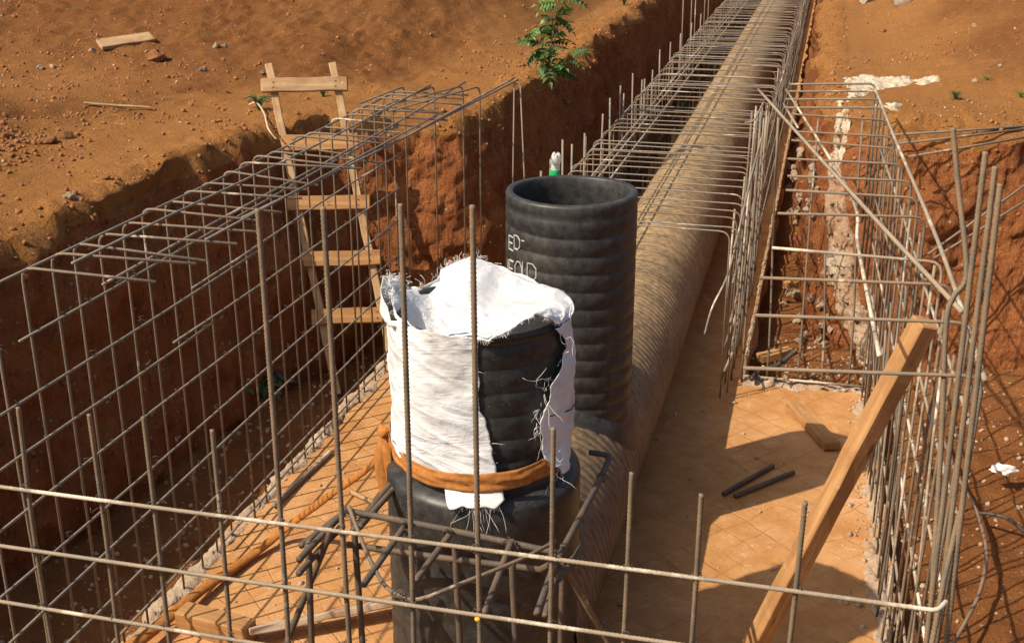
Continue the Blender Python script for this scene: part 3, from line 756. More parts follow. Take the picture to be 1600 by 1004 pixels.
# ---- front mat
FO = Vector((-1.0, 2.8, SLAB))
front = thing('rebar_front_mat', 'near upright rebar mat crossing the picture in front of the sack', 'rebar mat', FO)
for x, zt in ((-2.6, .07), (-2.42, .05), (-2.21, .08), (-1.955, .098), (-1.784, .107), (-1.57, .092), (-1.38, .742), (-1.198, .759), (-.991, .779), (-.805, .788), (-.593, .213), (-.387, .104), (-.205, .074), (.051, .084)):
    lean = random.gauss(0, .012); P = [(x + lean * 2, 2.8 + random.gauss(0, .01), SLAB - .02), (x + lean * .4, 2.8, -.45), (x, 2.8 + random.gauss(0, .01), zt)]
    ribbed(rel(smooth_path(P, 4), FO), .0068 if zt > .5 else .0062, 'steel_front', front)
def rail(z0, x0, x1, mat, r=.0058, hook=False, y=2.785):
    P = wobble((x0, y, z0), (x1, y, z0 + random.uniform(-.01, .012)), .012)
    if hook: P = bend_path(P + [P[-1] + Vector((.025, .05, .0))], .02)
    ribbed(rel(P, FO), r, mat, front, rib=.2)
rail(-.172, -2.75, .395, 'steel_cement', hook=True); rail(-.382, -2.75, .42, 'steel_cement'); rail(-.582, -2.75, .42, 'steel_cement'); rail(-.80, -2.7, .42, 'steel_cement'); rail(-1.05, -2.7, .42, 'steel_cement')
# wire ties
parts = []
for x in (-2.21, -1.955, -1.784, -1.57, -1.38, -1.198, -.991, -.805, -.593, -.387, -.205, .051):
    for z in (-.172, -.382, -.582):
        c = Vector((x, 2.792, z)) - FO; pts = []
        for k in range(9):
            a = k / 8 * 2 * math.pi + .6; pts.append(c + Vector((math.cos(a) * .013, random.uniform(-.012, .012), math.sin(a) * .013)))
        pts.append(c + Vector((.012, -.014, .02))); parts.append(tube_data(pts, .0014, seg=4))
Vt, Ft = join_data(parts); stuff(obj('tie_wire', mesh_py('tie_wire', Vt, Ft), 'steel_dark', front))

# ---- right wall mat
RO = Vector((.45, 5.2, SLAB))
right = thing('rebar_wall_cage', 'right-hand rebar wall mat seen end-on, its bent bar tops reaching left', 'rebar cage', RO)
def rx(y): return .505 - .030 * (y - 3.4)
yv = 3.36
while yv < 7.4:
    jx = random.gauss(0, .006); zt = .255 + random.uniform(-.02, .02)
    bx = .45 + random.gauss(0, .005) - .012 * (yv - 5)
    nb_ = int(round((yv - 3.36) / .168))
    if nb_ % 2: path = wobble((bx, yv, SLAB - .03), (rx(yv) + jx, yv, .15 + random.uniform(-.12, .1)), .005)
    else: path = bend_path([(bx, yv + random.gauss(0, .015), SLAB - .03), (rx(yv) + jx, yv, zt), (-.13 + random.gauss(0, .018), yv + random.gauss(0, .06) - .02, zt + random.uniform(-.03, .03))], .05)
    tube('bar', rel(path, RO), .0058 if yv < 5 else .0058, random.choice(('steel_cement', 'steel', 'steel', 'steel', 'steel_front', 'steel_front', 'steel_front')), right, seg=7)
    if random.random() < .35 and yv < 7.1:
        tube('bar', rel(wobble((bx + .03, yv + .05, SLAB - .02), (rx(yv) - .02 + random.gauss(0, .01), yv + .07, random.uniform(-.7, .1)), .006), RO), .0056, random.choice(('steel_cement', 'steel_grey', 'steel_front')), right, seg=6)
    yv += .168 + random.gauss(0, .02)
yv = 7.5
while yv < 8.5:
    zt = .26; path = bend_path([(rx(yv), yv, -.9), (rx(yv), yv, zt), (-.2, yv - .03, zt - .02)], .05); tube('bar', rel(path, RO), .0072, 'steel', right, seg=6); yv += .3
for z in (-1.38, -1.1, -.82, -.55, -.27, .02):
    k = (z + 1.5) / 1.75
    tube('bar', rel(wobble((.475 + .05 * k, 3.5, z), (.43 - .07 * k, 7.45, z + random.uniform(-.02, .02)), .014), RO), .0062, 'steel_cement', right, seg=7)
tube('bar', rel(smooth_path([(.345, 8.45, .24), (.40, 6.6, .262), (.475, 4.6, .27), (.53, 3.45, .19)], 6), RO), .008, 'steel_cement', right, seg=7)
tube('bar', rel(smooth_path([(-.21, 8.1, .245), (.16, 5.5, .232), (.19, 4.6, .235), (.24, 3.55, .2)], 6), RO), .0072, 'steel_cement', right, seg=7)
# back return of the mat at the far end of the slab
for x in (-.33, -.17, .02, .17, .33): tube('bar', rel(wobble((x, 7.33, SLAB - .02), (x - .01 + random.gauss(0, .03), 7.36, .2 if x != .17 else -.6), .02), RO), .007, 'steel', right, seg=6)
for z in (SLAB + .05,): tube('bar', rel([(-.33, 7.318, z), (.44, 7.32, z)], RO), .008, 'steel_cement', right, seg=6)

# tall starter bars at the near right corner
for (u, v, y0, ub, vb, yb, lab) in ((1540, 237, 3.25, 1447, 1004, 3.1, 'leftmost of the three straight tall'), (1555, 260, 3.2, 1462, 1004, 3.05, 'middle one of the three straight tall'), (1563, 287, 3.12, 1478, 1004, 3.0, 'rightmost of the three straight tall')):
    a = AY(u, v, y0); b = AY(ub, vb, yb); c = b + (b - a).normalized() * .45; c.z = max(c.z, SLAB)
    o = Vector((c.x, c.y, c.z)); t = ribbed(rel([c, b, a], o), .0070, 'steel_front', None, 'starter_bar', .24); t.location = o
    tag(t, lab + ' starter bars at the right corner of the pit', 'rebar', 'tall starter bars at the right corner')
P = smooth_path([AY(1489, 200, 3.5), AY(1497, 290, 3.48), AY(1510, 425, 3.42), AY(1489, 465, 3.4), AY(1478, 510, 3.38), AY(1470, 700, 3.32), AY(1450, 1000, 3.2), AY(1449, 1040, 3.2) + Vector((0, 0, -.3))], 6)
o = P[-1].copy(); t = ribbed(rel(P[::-1], o), .0070, 'steel_front', None, 'starter_bar', .24); t.location = o
tag(t, 'kinked tall starter bar bent to the right above the leaning timber', 'rebar', 'tall starter bars at the right corner')
P = [AY(1500, 798, 3.05), AY(1475, 905, 3.0), AY(1455, 1010, 2.95), AY(1440, 1090, 2.9)]
t = ribbed(rel(P, P[-1]), .0070, 'steel_front', None, 'starter_bar', .24); t.location = P[-1]; tag(t, 'short stub of starter bar at the hooked end of the front rail', 'rebar', 'tall starter bars at the right corner')

# loose bars lying across the right mat
def loose(pts, r, mat, label, name='loose_bar', rib=False):
    P = smooth_path(pts, 8) if len(pts) > 2 else [Vector(p) for p in pts]; o = (P[0] + P[-1]) / 2
    t = (ribbed(rel(P, o), r, mat, None, name, .1) if rib else tube(name, rel(P, o), r, mat, None, seg=7)); t.location = o; tag(t, label, 'rebar'); return t
loose([AZ(1185, 140, .31), AZ(1340, 312, .30), AZ(1503, 487, .30)], .0085, 'steel_cement', 'long cement-pale bar lying diagonally across the tops of the right mat')
loose([AZ(1191, 165, .29), AZ(1178, 188, .27), AZ(1164, 192, .20)], .006, 'steel_grey', 'short silvery bar end leaning left from the diagonal bar')
loose([AZ(1224, 162, .1), AZ(1247, 200, .1)], .008, 'steel_cement', 'short stub crossing beside the trench cage head')
loose([AY(1190, 215, 7.25), AY(1168, 300, 7.2), AY(1140, 420, 7.05), AY(1113, 480, 6.95), AY(1101, 522, 6.9)], .0065, 'steel_grey', 'thin curved bar dangling from the trench cage mouth')
for (u0, v0, u1, v1, lab, y0, y1) in ((1392, 211, 1640, 195, 'upper', 8.35, 8.7), (1385, 227, 1640, 197, 'middle', 8.2, 8.7), (1420, 245, 1640, 208, 'lower', 8.15, 8.6)):
    loose([AY(u0, v0, y0), AY(u1, v1, y1)], .008, 'steel', lab + ' of the three long bars lying along the top of the right bank')
for (u0, v0, u1, v1, lab) in ((1450, 397, 1640, 262, 'higher'), (1460, 403, 1640, 290, 'lower')):
    loose([AY(u0, v0, 7.7), AY(u1, v1, 8.2)], .008, 'steel', lab + ' of two bars slanting up across the face of the right bank')

# ---- cage over the trench pipe: hoops + long bars
TO = Vector((PX, 7.3, SLAB))
trench = thing('rebar_trench_cage', 'long rebar cage of hoops arching over the dusty pipe in the trench', 'rebar cage', TO)
hoops = []
for k in range(4):
    dz = (0, -.012, .01, -.005)[k]; wv = (0, .012, -.01, .02)[k]
    zt = 1.10 + dz
    P = bend_path([(-.60 - wv, 0, .03), (-.61 - wv, .012, zt), (.625 + wv, -.012, zt + .006), (.62 + wv, 0, .03)], .065, 5)
    V_, F_ = tube_data(P, .0047 if k % 2 else .0052, seg=6); me = mesh_py('hoop', V_, F_); me.materials.append(MAT[('steel', 'steel_grey', 'steel_front', 'steel_grey')[k]]); hoops.append(me)
yv = 7.0; cnt = 0
while yv < 34 and cnt < 230:
    o = obj('hoop', hoops[random.randrange(4)], None, trench, (random.gauss(0, .012), yv - TO.y, random.gauss(0, .008))); o.rotation_euler = (0, random.gauss(0, .006), random.gauss(0, .022))
    yv += max(.05, random.choice((.05, .14, .17, .19, .21))) + max(0, (yv - 18) * .006); cnt += 1
for x, z in ((-1.685, -.46), (-1.68, -.7), (-1.68, -.95), (-1.68, -1.2), (-.40, -.46), (-.40, -.7), (-.40, -.95), (-.40, -1.2), (-1.50, -.425), (-1.36, -.425), (-1.45, -.43)):
    top = z > -.44
    tube('long_bar', rel(wobble((x, 7.0 + random.uniform(-.2, .3), z), (x + (.12 if top else 0), 34, z + random.uniform(-.02, .02)), .03, 10), TO), .008, 'steel_cement' if top else 'steel', trench, seg=6)
for k, yq in enumerate((7.55, 7.75, 8.0, 8.25, 8.5, 9.0, 9.06, 9.7, 10.2, 10.7, 10.76, 11.4, 12.0, 12.06, 12.7, 13.4, 13.46, 14.2, 15.2, 16.2, 17.5)):
    tube('starter', rel([(-1.70 + random.gauss(0, .01), yq, SLAB), (-1.70 + random.gauss(0, .01), yq, -.40 + random.uniform(.05, .22))], TO), .0078, 'steel_grey', trench, seg=6)
for yq in (15.6, 16.6, 17.1, 18.4, 19.0): tube('starter', rel([(-1.72, yq, SLAB), (-1.74, yq, random.uniform(.3, .6))], TO), .008, 'steel', trench, seg=6)
for yq in (8.3, 9.3, 10.4, 12.6, 15.0): tube('starter', rel([(-.52, yq, SLAB), (-.50, yq, -.62)], TO), .008, 'steel_cement', trench, seg=6)
for yq, s in ((7.35, .0), (7.2, .2), (7.1, .45)):
    tube('starter', rel([(-.39, yq, -1.05 - s), (-.45, yq - .02, -1.27 - s * .8)], TO), .009, 'steel_cement', trench, seg=6)

for k, yq in enumerate(np.linspace(7.34, 9.7, 12)):
    tube('tall_bar', rel(wobble((-.385 + random.gauss(0, .012), yq, SLAB), (-.372 + random.gauss(0, .010), yq + random.gauss(0, .03), .24 - .16 * (yq - 7.3) + random.uniform(-.1, .06)), .012), TO), .0066, random.choice(('steel', 'steel_grey', 'steel_cement')), trench, seg=6)

# ---- dark bars set round the front riser
DO = Vector((PX, 3.3, SLAB))
dark = thing('riser_collar_cage', 'dark heavy rebar collar of bars tied around the foot of the front riser', 'rebar cage', DO)
zf = -.44
def db(pts, r=.0105, ribs=True, mat='steel_dark'):
    P = [Vector(p) for p in pts]
    if ribs: ribbed(rel(P, DO), r, mat, dark, rib=.10)
    else: tube('bar', rel(P, DO), r, mat, dark, seg=7)
db([AY(543, 797, 3.3), AY(700, 827, 3.3), AY(868, 862, 3.3)]); db([AY(543, 850, 3.3), AY(700, 872, 3.29), AY(845, 889, 3.3), AY(866, 878, 3.25)])
for (u0, v0, u1, v1) in ((635, 818, 568, 913), (702, 836, 650, 906), (799, 846, 757, 957)): db([AZ(u0, v0, zf), AZ(u1, v1, zf - .03)])
for (u0, v0, u1, v1, dz) in ((541, 796, 467, 874, 0), (530, 806, 470, 852, -.02), (535, 820, 466, 896, -.05)): db([AZ(u0, v0, zf + dz), AZ(u1, v1, zf + dz)])
db(bend_path([AZ(536, 804, zf - .01), AZ(484, 842, zf - .01), AZ(478, 862, zf - .03)], .02))
for (u0, v0, u1, v1) in ((625, 752, 562, 823), (614, 752, 552, 828)): db([AZ(u0, v0, zf), AZ(u1, v1, zf)])
for (u0, v0, u1, v1, dz) in ((868, 876, 839, 958, 0), (866, 905, 852, 962, -.06), (912, 850, 872, 905, -.04)): db([AZ(u0, v0, zf + dz - .02), AZ(u1, v1, zf + dz - .02)])
db(bend_path([AZ(872, 872, zf), AZ(941, 742, zf), AZ(954, 711, zf), AZ(921, 706, zf)], .03))
db([AZ(880, 860, zf - .03), AZ(935, 752, zf - .03)], .009)
for (u0, v0, u1, v1, yy) in ((552, 806, 567, 1010, 3.28), (482, 850, 487, 1010, 3.1), (711, 853, 719, 1010, 3.29), (800, 880, 806, 1010, 3.29), (880, 850, 876, 1010, 3.28), (518, 826, 445, 1010, 3.15)):
    a = AY(u0, v0, yy); b = AY(u1, v1, yy); c = b + (b - a).normalized() * .5; db([a, b, Vector((c.x, c.y, SLAB))])
db([AY(885, 890, 3.3), AY(940, 985, 3.45), AY(975, 1040, 3.5)], .0105, True, 'steel_front')
db(smooth_path([AY(545, 790, 3.2), AY(575, 867, 3.1), AY(600, 912, 3.0), AY(625, 930, 2.86), AY(657, 935, 2.85), AY(728, 908, 2.95), AY(812, 874, 3.1), AY(868, 845, 3.25)], 6), .0068, False, 'steel_front')
parts = []
for (u, v) in ((700, 833), (799, 850), (637, 820), (866, 868), (543, 800), (941, 745), (626, 931)):
    c = AY(u, v, 3.28 if u != 626 else 2.84) - DO if u != 941 else AZ(941, 745, zf) - DO
    for q in range(3):
        pts = [c + Vector((math.cos(a) * .017, random.uniform(-.012, .012), math.sin(a) * .017)) for a in np.linspace(0, 6.0, 10)]; pts.append(c + Vector((random.uniform(-.03, .03), -.02, random.uniform(.0, .04)))); parts.append(tube_data(pts, .0015, seg=4))
Vt, Ft = join_data(parts); stuff(obj('tie_wire', mesh_py('tie_wire', Vt, Ft), 'steel_dark', dark))
bd = obj('spacer_bead', rock_mesh('spacer_bead', 3., 2, .15), 'orange_bead', None, AY(746, 967, 2.76)); bd.scale = (.008, .008, .010); tag(bd, 'small orange plastic blob hanging under the second front rail', 'plastic')

# ================================================================== TIMBER
nv_, nf_ = tube_data([(0, 0, -.004), (0, 0, .004)], .005, seg=6); NAIL = mesh_py('nail', nv_, nf_, False); NAIL.materials.append(MAT['steel_dark'])
lad = thing('wooden_ladder', 'rough timber ladder of nailed boards leaning against the back left corner', 'ladder', AZ(527, 618, -1.62))
A0 = AZ(528, 616, -1.62); A1 = AY(419, 100, 7.62); B1 = AZ(519, 99, A1.z - .0)
pn = (A1 - A0).cross(B1 - A1).normalized()
B0 = APL(616, 585, A0, pn)
plank('rail', A0, A1, .05, .045, 'wood_pale', lad, up=pn, rough=.006); plank('rail', B0, B1, .05, .045, 'wood_pale', lad, up=pn, rough=.007)
off = pn * (.04 if pn.dot(CAM - A0) > 0 else -.04)
for (u0, v0, u1, v1, h, m_) in ((408, 134, 543, 131, .095, 'wood_pale'), (440, 224, 560, 221, .11, 'wood'), (446, 318, 578, 316, .095, 'wood'), (470, 405, 596, 402, .10, 'wood'), (487, 496, 606, 491, .10, 'wood')):
    a = APL(u0, v0, A0 + off, pn); b = APL(u1, v1, A0 + off, pn); rg = plank('rung', a, b, h, .03, m_, lad, up=pn, rough=.003)
    Lr = (b - a).length; sgn = 1 if off.dot(pn) > 0 else -1
    for fx in (-.36, .36):
        for fy in (-.18, .2):
            nl = obj('nail', NAIL, None, rg, (Lr * fx, h * fy, sgn * .0165))

top = Vector((.40, 4.06, .115)); bot = Vector((-.115, 4.19, -1.46)); dirb = (top - bot).normalized()
beam = plank('timber_beam', bot, top + dirb * .03, .070, .078, 'wood', None, up=CAM - (top + bot) / 2, rough=.003, bev=.005, roll=.72)
tag(beam, 'heavy square timber beam leaning against the right rebar mat', 'timber')
pb = plank('timber_offcut', AZ(1240, 632, SLAB + .035), AZ(1300, 697, SLAB + .035), .095, .05, 'wood', None, rough=.004, bev=.004); tag(pb, 'short board lying on the slab beside the leaning timber, half in shade', 'timber')
pb = plank('timber_block', AZ(283, 962, SLAB + .05), AZ(392, 990, SLAB + .05), .10, .10, 'wood', None, rough=.003, bev=.005); tag(pb, 'square timber block on the slab edge under the orange strap', 'timber')
pb = plank('timber_board', AZ(388, 985, SLAB + .07), AZ(655, 932, SLAB + .07), .10, .03, 'wood_grey', None, rough=.004, bev=.004, roll=-.5); tag(pb, 'pale grey board lying in front of the riser at the bottom edge', 'timber')
pb = plank('formwork_board', (-.315, 7.42, SLAB + .06), (-.30, 16.5, SLAB + .06), .024, .15, 'wood_pale', None, rough=.003, bev=.002); tag(pb, 'long formwork board on edge beside the trench cage, caked with cement', 'board')
V, Fq = crust('c', [(-.315, 7.42, SLAB + .132), (-.30, 16.5, SLAB + .134)], .013, .010, seed=3.); obj('cement_caking', mesh_np('cement_caking', V, Fq), 'concrete', pb).matrix_parent_inverse = pb.matrix_basis.inverted()
st_ = plank('timber_stick', AZ(1186, 560, -1.40), AZ(1236, 548, -1.38), .075, .05, 'wood', None, rough=.004); tag(st_, 'short timber scrap propped in the corner behind the slab', 'timber')
st_ = plank('timber_scrap', AZ(1226, 446, -1.42), AZ(1252, 441, -1.40), .06, .05, 'wood', None, rough=.004); tag(st_, 'small wood scrap beside the concrete rubble strip', 'timber')
pd = tube('broom_stick', [AZ(548, 768, SLAB + .02), AZ(583, 784, SLAB + .02)], .012, 'wood_pale'); tag(pd, 'short pale stick end on the slab behind the collar cage', 'stick')

# rebar offcuts on the slab
for (u0, v0, u1, v1, lab) in ((1130, 771, 1208, 727, 'upper'), (1148, 774, 1240, 737, 'lower')):
    a, b = AZ(u0, v0, SLAB + .016), AZ(u1, v1, SLAB + .016); o = (a + b) / 2; t = ribbed(rel([a, b], o), .012, 'steel_dark', None, 'rebar_offcut', .1); t.location = o; tag(t, lab + ' of two dark rebar offcuts on the shaded slab', 'rebar')
a, b = AZ(428, 790, SLAB + .018), AZ(516, 705, SLAB + .018); t = ribbed(rel([a, b], a), .012, 'steel_grey', None, 'rebar_offcut', .1); t.location = a; tag(t, 'dark bar lying along the left edge of the slab', 'rebar')

# hoses, strips and small litter
def cord(name, pts, r, mat, label, cat): 
    P = smooth_path(pts, 10); t = tube(name, rel(P, P[0]), r, mat, None, seg=8); t.location = P[0]; return tag(t, label, cat)
cord('hose', [AZ(1467, 664, -1.48), AZ(1492, 735, -1.5), AZ(1522, 790, -1.50), AZ(1541, 858, -1.49), AZ(1532, 920, -1.49), AZ(1510, 968, -1.5), AZ(1480, 1020, -1.52)], .009, 'hose_dusty', 'dusty brown hose curving over the clay right of the mat', 'hose')
cord('hose', [AZ(1526, 801, -1.5), AZ(1545, 802, -1.48), AZ(1575, 810, -1.47), AZ(1600, 830, -1.47), AZ(1625, 860, -1.48)], .009, 'hose', 'black hose end lying on the clay at the right edge', 'hose')
cord('hose', [AZ(1174, 592, -1.44), AZ(1190, 577, -1.42), AZ(1215, 570, -1.40), AZ(1237, 553, -1.35), AZ(1244, 548, -1.33)], .016, 'hose', 'black hose piece curled in the corner behind the slab', 'hose')
cord('hose', [AZ(470, 600, -1.58), AZ(440, 590, -1.5), AZ(420, 560, -1.45), AZ(440, 530, -1.38), AZ(490, 528, -1.4)], .02, 'hose', 'black hose loop at the foot of the ladder in shade', 'hose')
cord('pipe_end', [AZ(290, 905, -1.58), AZ(355, 845, -1.58), AZ(372, 828, -1.58)], .03, 'hose', 'black pipe lying in the gap left of the slab', 'pipe')
cord('yellow_strip', [AZ(1191, 572, -1.44), AZ(1212, 577, -1.44), AZ(1229, 577, -1.44)], .008, 'yellow', 'yellow plastic strip in the corner behind the slab', 'strip')
cord('hose', [AZ(40, 52, .12), AZ(68, 35, .1), AZ(95, 14, .12), AZ(125, -12, .15)], .03, 'hose', 'dark hose lying on the spoil heap at the top left', 'hose')
lt = obj('litter', rock_mesh('litter', 8., 3, 1.1), 'litter', None, AZ(1571, 736, -1.47)); lt.scale = (.05, .042, .035); tag(lt, 'crumpled white plastic litter on the clay at the right', 'litter')
rd = obj('litter', rock_mesh('litter_red', 5., 2, .7), 'red', None, AZ(620, 823, SLAB + .02)); rd.scale = (.02, .02, .02); tag(rd, 'small red scrap behind the riser collar on the slab', 'litter')

# ================================================================== GROUND DRESSING
deps = bpy.context.evaluated_depsgraph_get()
def bvh_of(*os):
    V = []; Fc = []
    for o in os:
        k = len(V); n = len(o.data.vertices); a = np.empty(n * 3, np.float32); o.data.vertices.foreach_get('co', a); V += [tuple(q) for q in a.reshape(-1, 3)]
        Fc += [tuple(i + k for i in p.vertices) for p in o.data.polygons]
    return BVHTree.FromPolygons(V, Fc)
BV = bvh_of(ground, bank, floor, slab)
def hit(u, v):
    r = ray(u, v).normalized(); h = BV.ray_cast(CAM, r)
    return h[0], h[1]
def drop(x, y):
    h = BV.ray_cast(Vector((x, y, 8)), Vector((0, 0, -1))); return h[0]

# individually seen stones
RM = []
for k in range(6):
    me = rock_mesh('stone', 3.1 * k + 1, 2, .6); me.materials.append(MAT['stone' if k < 4 else 'clod'])
    RM.append(me)
def stone(u, v, px, k, label, cat='stone', group=None, name='stone', mat=None):
    p, n_ = hit(u, v)
    if p is None: return
    d = (p - CAM).dot(c_fwd); s = px * d / F * .5
    me = RM[k]
    if mat: me = me.copy(); me.materials.clear(); me.materials.append(MAT[mat])
    o = obj(name, me, None, None, p + Vector((0, 0, s * .25))); o.scale = (s, s, s); o.rotation_euler = (random.uniform(-.4, .4), random.uniform(-.4, .4), random.uniform(0, 6)); tag(o, label, cat, group); return o
stone(245, 92, 32, 4, 'large brown clod below the pale plank on the left heap')
stone(143, 82, 14, 0, 'pale stone just left of the plank on the left heap')
stone(63, 108, 13, 1, 'lone pale stone on the left heap, farthest left')
stone(84, 107, 11, 2, 'small flat pale stone right of the lone pale one')
stone(338, 74, 13, 3, 'pale stone, left of a pair on the heap above the ladder'); stone(351, 73, 11, 1, 'pale stone, right of a pair on the heap above the ladder')
stone(317, 111, 12, 2, 'pale stone below the pair on the left heap'); stone(409, 116, 11, 0, 'round stone just left of the ladder top')
stone(78, 222, 26, 5, 'large dark clod in the gravel at the left edge'); stone(103, 215, 22, 4, 'dark clod beside the largest clod at the left edge'); stone(109, 310, 18, 3, 'squarish brick-like stone on the lower left slope'); stone(12, 216, 24, 5, 'dark clod cut by the left picture edge'); stone(165, 280, 16, 4, 'brown clod on the lip of the left bank'); stone(205, 310, 14, 5, 'small clod low on the lip of the left bank')
stone(1357, 3, 30, 0, 'white-caked lump at the top edge, left of two', 'stone', None, 'cement_lump', 'cement'); stone(1409, 7, 32, 2, 'white-caked lump at the top edge, right of two', 'stone', None, 'cement_lump', 'cement')
stone(1380, 50, 12, 4, 'brown stone below the white lumps on the right bank'); stone(1522, 42, 10, 1, 'yellowish stone on the right heap'); stone(1563, 105, 9, 0, 'small white stone near the right edge of the heap'); stone(1523, 128, 10, 3, 'pale stone by the green weed on the right bank')

# concrete rubble between the trench cage and the right bank
zn = [('low in the corner behind the slab', 1222, 1300, 455, 540, 22), ('beside the trench cage, just above the middle of the gap', 1208, 1285, 290, 350, 16), ('in the upper gap beside the trench cage', 1222, 1285, 205, 285, 20)]
for where, u0, u1, v0, v1, cnt in zn:
    for k in range(cnt):
        u, v = random.uniform(u0, u1), random.uniform(v0, v1); p, n_ = hit(u, v)
        if p is None: continue
        if n_.dot(CAM - p) < 0: n_ = -n_
        d = (p - CAM).dot(c_fwd); s = random.uniform(9, 19) * d / F * .5
        o = obj('rubble_lump', RM[k % 4], None, None, p + n_ * s * .45); o.scale = (s, s, s); o.rotation_euler = (random.uniform(0, 6), random.uniform(0, 6), random.uniform(0, 6))
        tag(o, 'pale lump of concrete rubble ' + where, 'rubble', 'concrete rubble ' + where)

# scattered gravel and clods, too many to count
icob = bmesh.new(); bmesh.ops.create_icosphere(icob, subdivisions=1, radius=1); IV = np.array([v.co[:] for v in icob.verts]); IF = np.array([[v.index for v in f.verts] for f in icob.faces]); icob.free()
def scatter(name, pts, smin, smax, mat, flat=.7, pw=2.2):
    Vs = []; Fs = []; n = 0
    for p in pts:
        s = smin + (smax - smin) * random.random() ** pw
        R_ = np.array(Matrix.Rotation(random.uniform(0, 6), 3, Vector((random.gauss(0, 1), random.gauss(0, 1), random.gauss(0, 1))).normalized()))
        sc3 = np.array([random.uniform(.7, 1.3), random.uniform(.6, 1.1), random.uniform(.5, .9)]) * s
        v = (IV * (1 + rng.uniform(-.25, .25, (len(IV), 1))) * sc3) @ R_.T + np.array(p[:3]) + np.array([0, 0, s * .2]); Vs.append(v); Fs.append(IF + n); n += len(IV)
    return stuff(tag(obj(name, mesh_np(name, np.concatenate(Vs), np.concatenate(Fs), False), mat), *{'gravel': ('pale gravel strewn over the red spoil heaps', 'gravel'), 'clods': ('loose red clay clods covering the spoil and bank edges', 'soil clods'), 'floor_crumbs': ('clay and concrete crumbs on the pit floor and slab edges', 'crumbs')}[name]))
def pts_ground(n, zones):
    out = []; wts = np.array([z[4] for z in zones], float); wts /= wts.sum()
    while len(out) < n:
        zi = rng.choice(len(zones), 4000, p=wts); zz_ = np.array([z[:4] for z in zones])[zi]; r1, r2 = rng.random(4000), rng.random(4000)
        x = zz_[:, 0] + (zz_[:, 1] - zz_[:, 0]) * r1; y = zz_[:, 2] + (zz_[:, 3] - zz_[:, 2]) * r2
        ok = rng.random(4000) < np.clip(.25 + 1.3 * fbm(x * .8, y * .8, 2., 3), .03, 1); ok &= dist_to_rim(x, y) > .06
        for a_, b_ in zip(x[ok], y[ok]):
            p = drop(a_, b_)
            if p: out.append(p)
    return out[:n]
def rim_pts(n):
    out = []; R2 = RIM[(RIM[:, 1] > 3) & (RIM[:, 1] < 18)]
    while len(out) < n:
        q = R2[random.randrange(len(R2))]; i = random.random()
        x, y = (q[0] + random.gauss(0, .10), q[1] + random.gauss(0, .10)) if i < .7 else (q[2] + random.gauss(0, .10), q[3] + random.gauss(0, .10))
        p = drop(x, y)
        if p: out.append(p)
    return out
zones = [(-8, -3.8, 4, 8, 4), (-8, -2.4, 8, 12, 4), (-9, -2.6, 11, 18, 3), (.1, 3.5, 8.6, 12, 2), (.2, 5, 11, 20, 3), (-6.8, -4.6, 4.2, 6.6, 4)]
scatter('gravel', pts_ground(1500, zones), .003, .014, 'stone', pw=3.); scatter('clods', pts_ground(11000, zones + [(-5, -3.8, 4, 7.5, 2)]) + rim_pts(5200), .003, .022, 'clod', pw=3.4)
fp = []
while len(fp) < 2600:
    c = random.random()
    if c < .35: x, y = random.uniform(.45, 2.2), random.uniform(3.8, 8)
    elif c < .6: x, y = random.uniform(-3.3, -2.62), random.uniform(3.4, 7.6)
    elif c < .75: x, y = random.uniform(-.3, .5), random.uniform(7.3, 8.3)
    elif c < .9: x, y = .44 + random.gauss(0, .05), random.uniform(3.5, 7.4)
    else: x, y = random.uniform(-2.6, .4), random.uniform(3.6, 7.3)
    p = drop(x, y)
    if p and p.z < -1: fp.append(p)
scatter('floor_crumbs', fp, .003, .020, 'concrete', pw=3.)

# spilled cement: a real crust following the ground
def spill(name, poly, label, th=.018, n=46, mat='cement', jag=9.):
    us = [p[0] for p in poly]; vs = [p[1] for p in poly]; u0, u1, v0, v1 = min(us), max(us), min(vs), max(vs)
    W = [AZ(u, v, .0) for u, v in poly]; 
    px = np.array([q.x for q in W]); py = np.array([q.y for q in W])
    st = max(px.max() - px.min(), py.max() - py.min()) / n; st = .011
    gx = np.arange(px.min() - .05, px.max() + .05, st); gy = np.arange(py.min() - .05, py.max() + .05, st); X, Y = np.meshgrid(gx, gy, indexing='ij')
    best = np.full(X.shape, 1e9); ins = np.zeros(X.shape, bool)
    for k in range(len(px)):
        ax, ay, bx_, by_ = px[k], py[k], px[(k + 1) % len(px)], py[(k + 1) % len(px)]; dx, dy = bx_ - ax, by_ - ay; t = np.clip(((X - ax) * dx + (Y - ay) * dy) / (dx * dx + dy * dy + 1e-9), 0, 1)
        best = np.minimum(best, (X - ax - t * dx) ** 2 + (Y - ay - t * dy) ** 2); c = (ay > Y) != (by_ > Y); ins ^= c & (X < (bx_ - ax) * (Y - ay) / (by_ - ay + 1e-12) + ax)
    sdist = np.where(ins, 1, -1) * np.sqrt(best) + .045 * fbm(X * jag, Y * jag, 1., 4) + .022 * fbm(X * 40, Y * 40, 1., 2)
    Hh = np.clip(sdist / .04, -1, 1) * th + .016 * fbm(X * 25, Y * 25, 3., 3)
    V = np.zeros(X.shape + (3,)); 
    for i in range(X.shape[0]):
        for j in range(X.shape[1]):
            p = drop(X[i, j], Y[i, j]); V[i, j] = (X[i, j], Y[i, j], (p.z if p else 0) + Hh[i, j])
    Fq = grid_faces(*X.shape); keep = (sdist.ravel()[Fq].max(1) > -.02) & (np.ptp(V.reshape(-1, 3)[Fq][:, :, 2], axis=1) < .12)
    o = obj(name, mesh_np(name, V.reshape(-1, 3), Fq[keep]), mat); return tag(o, label, 'cement')
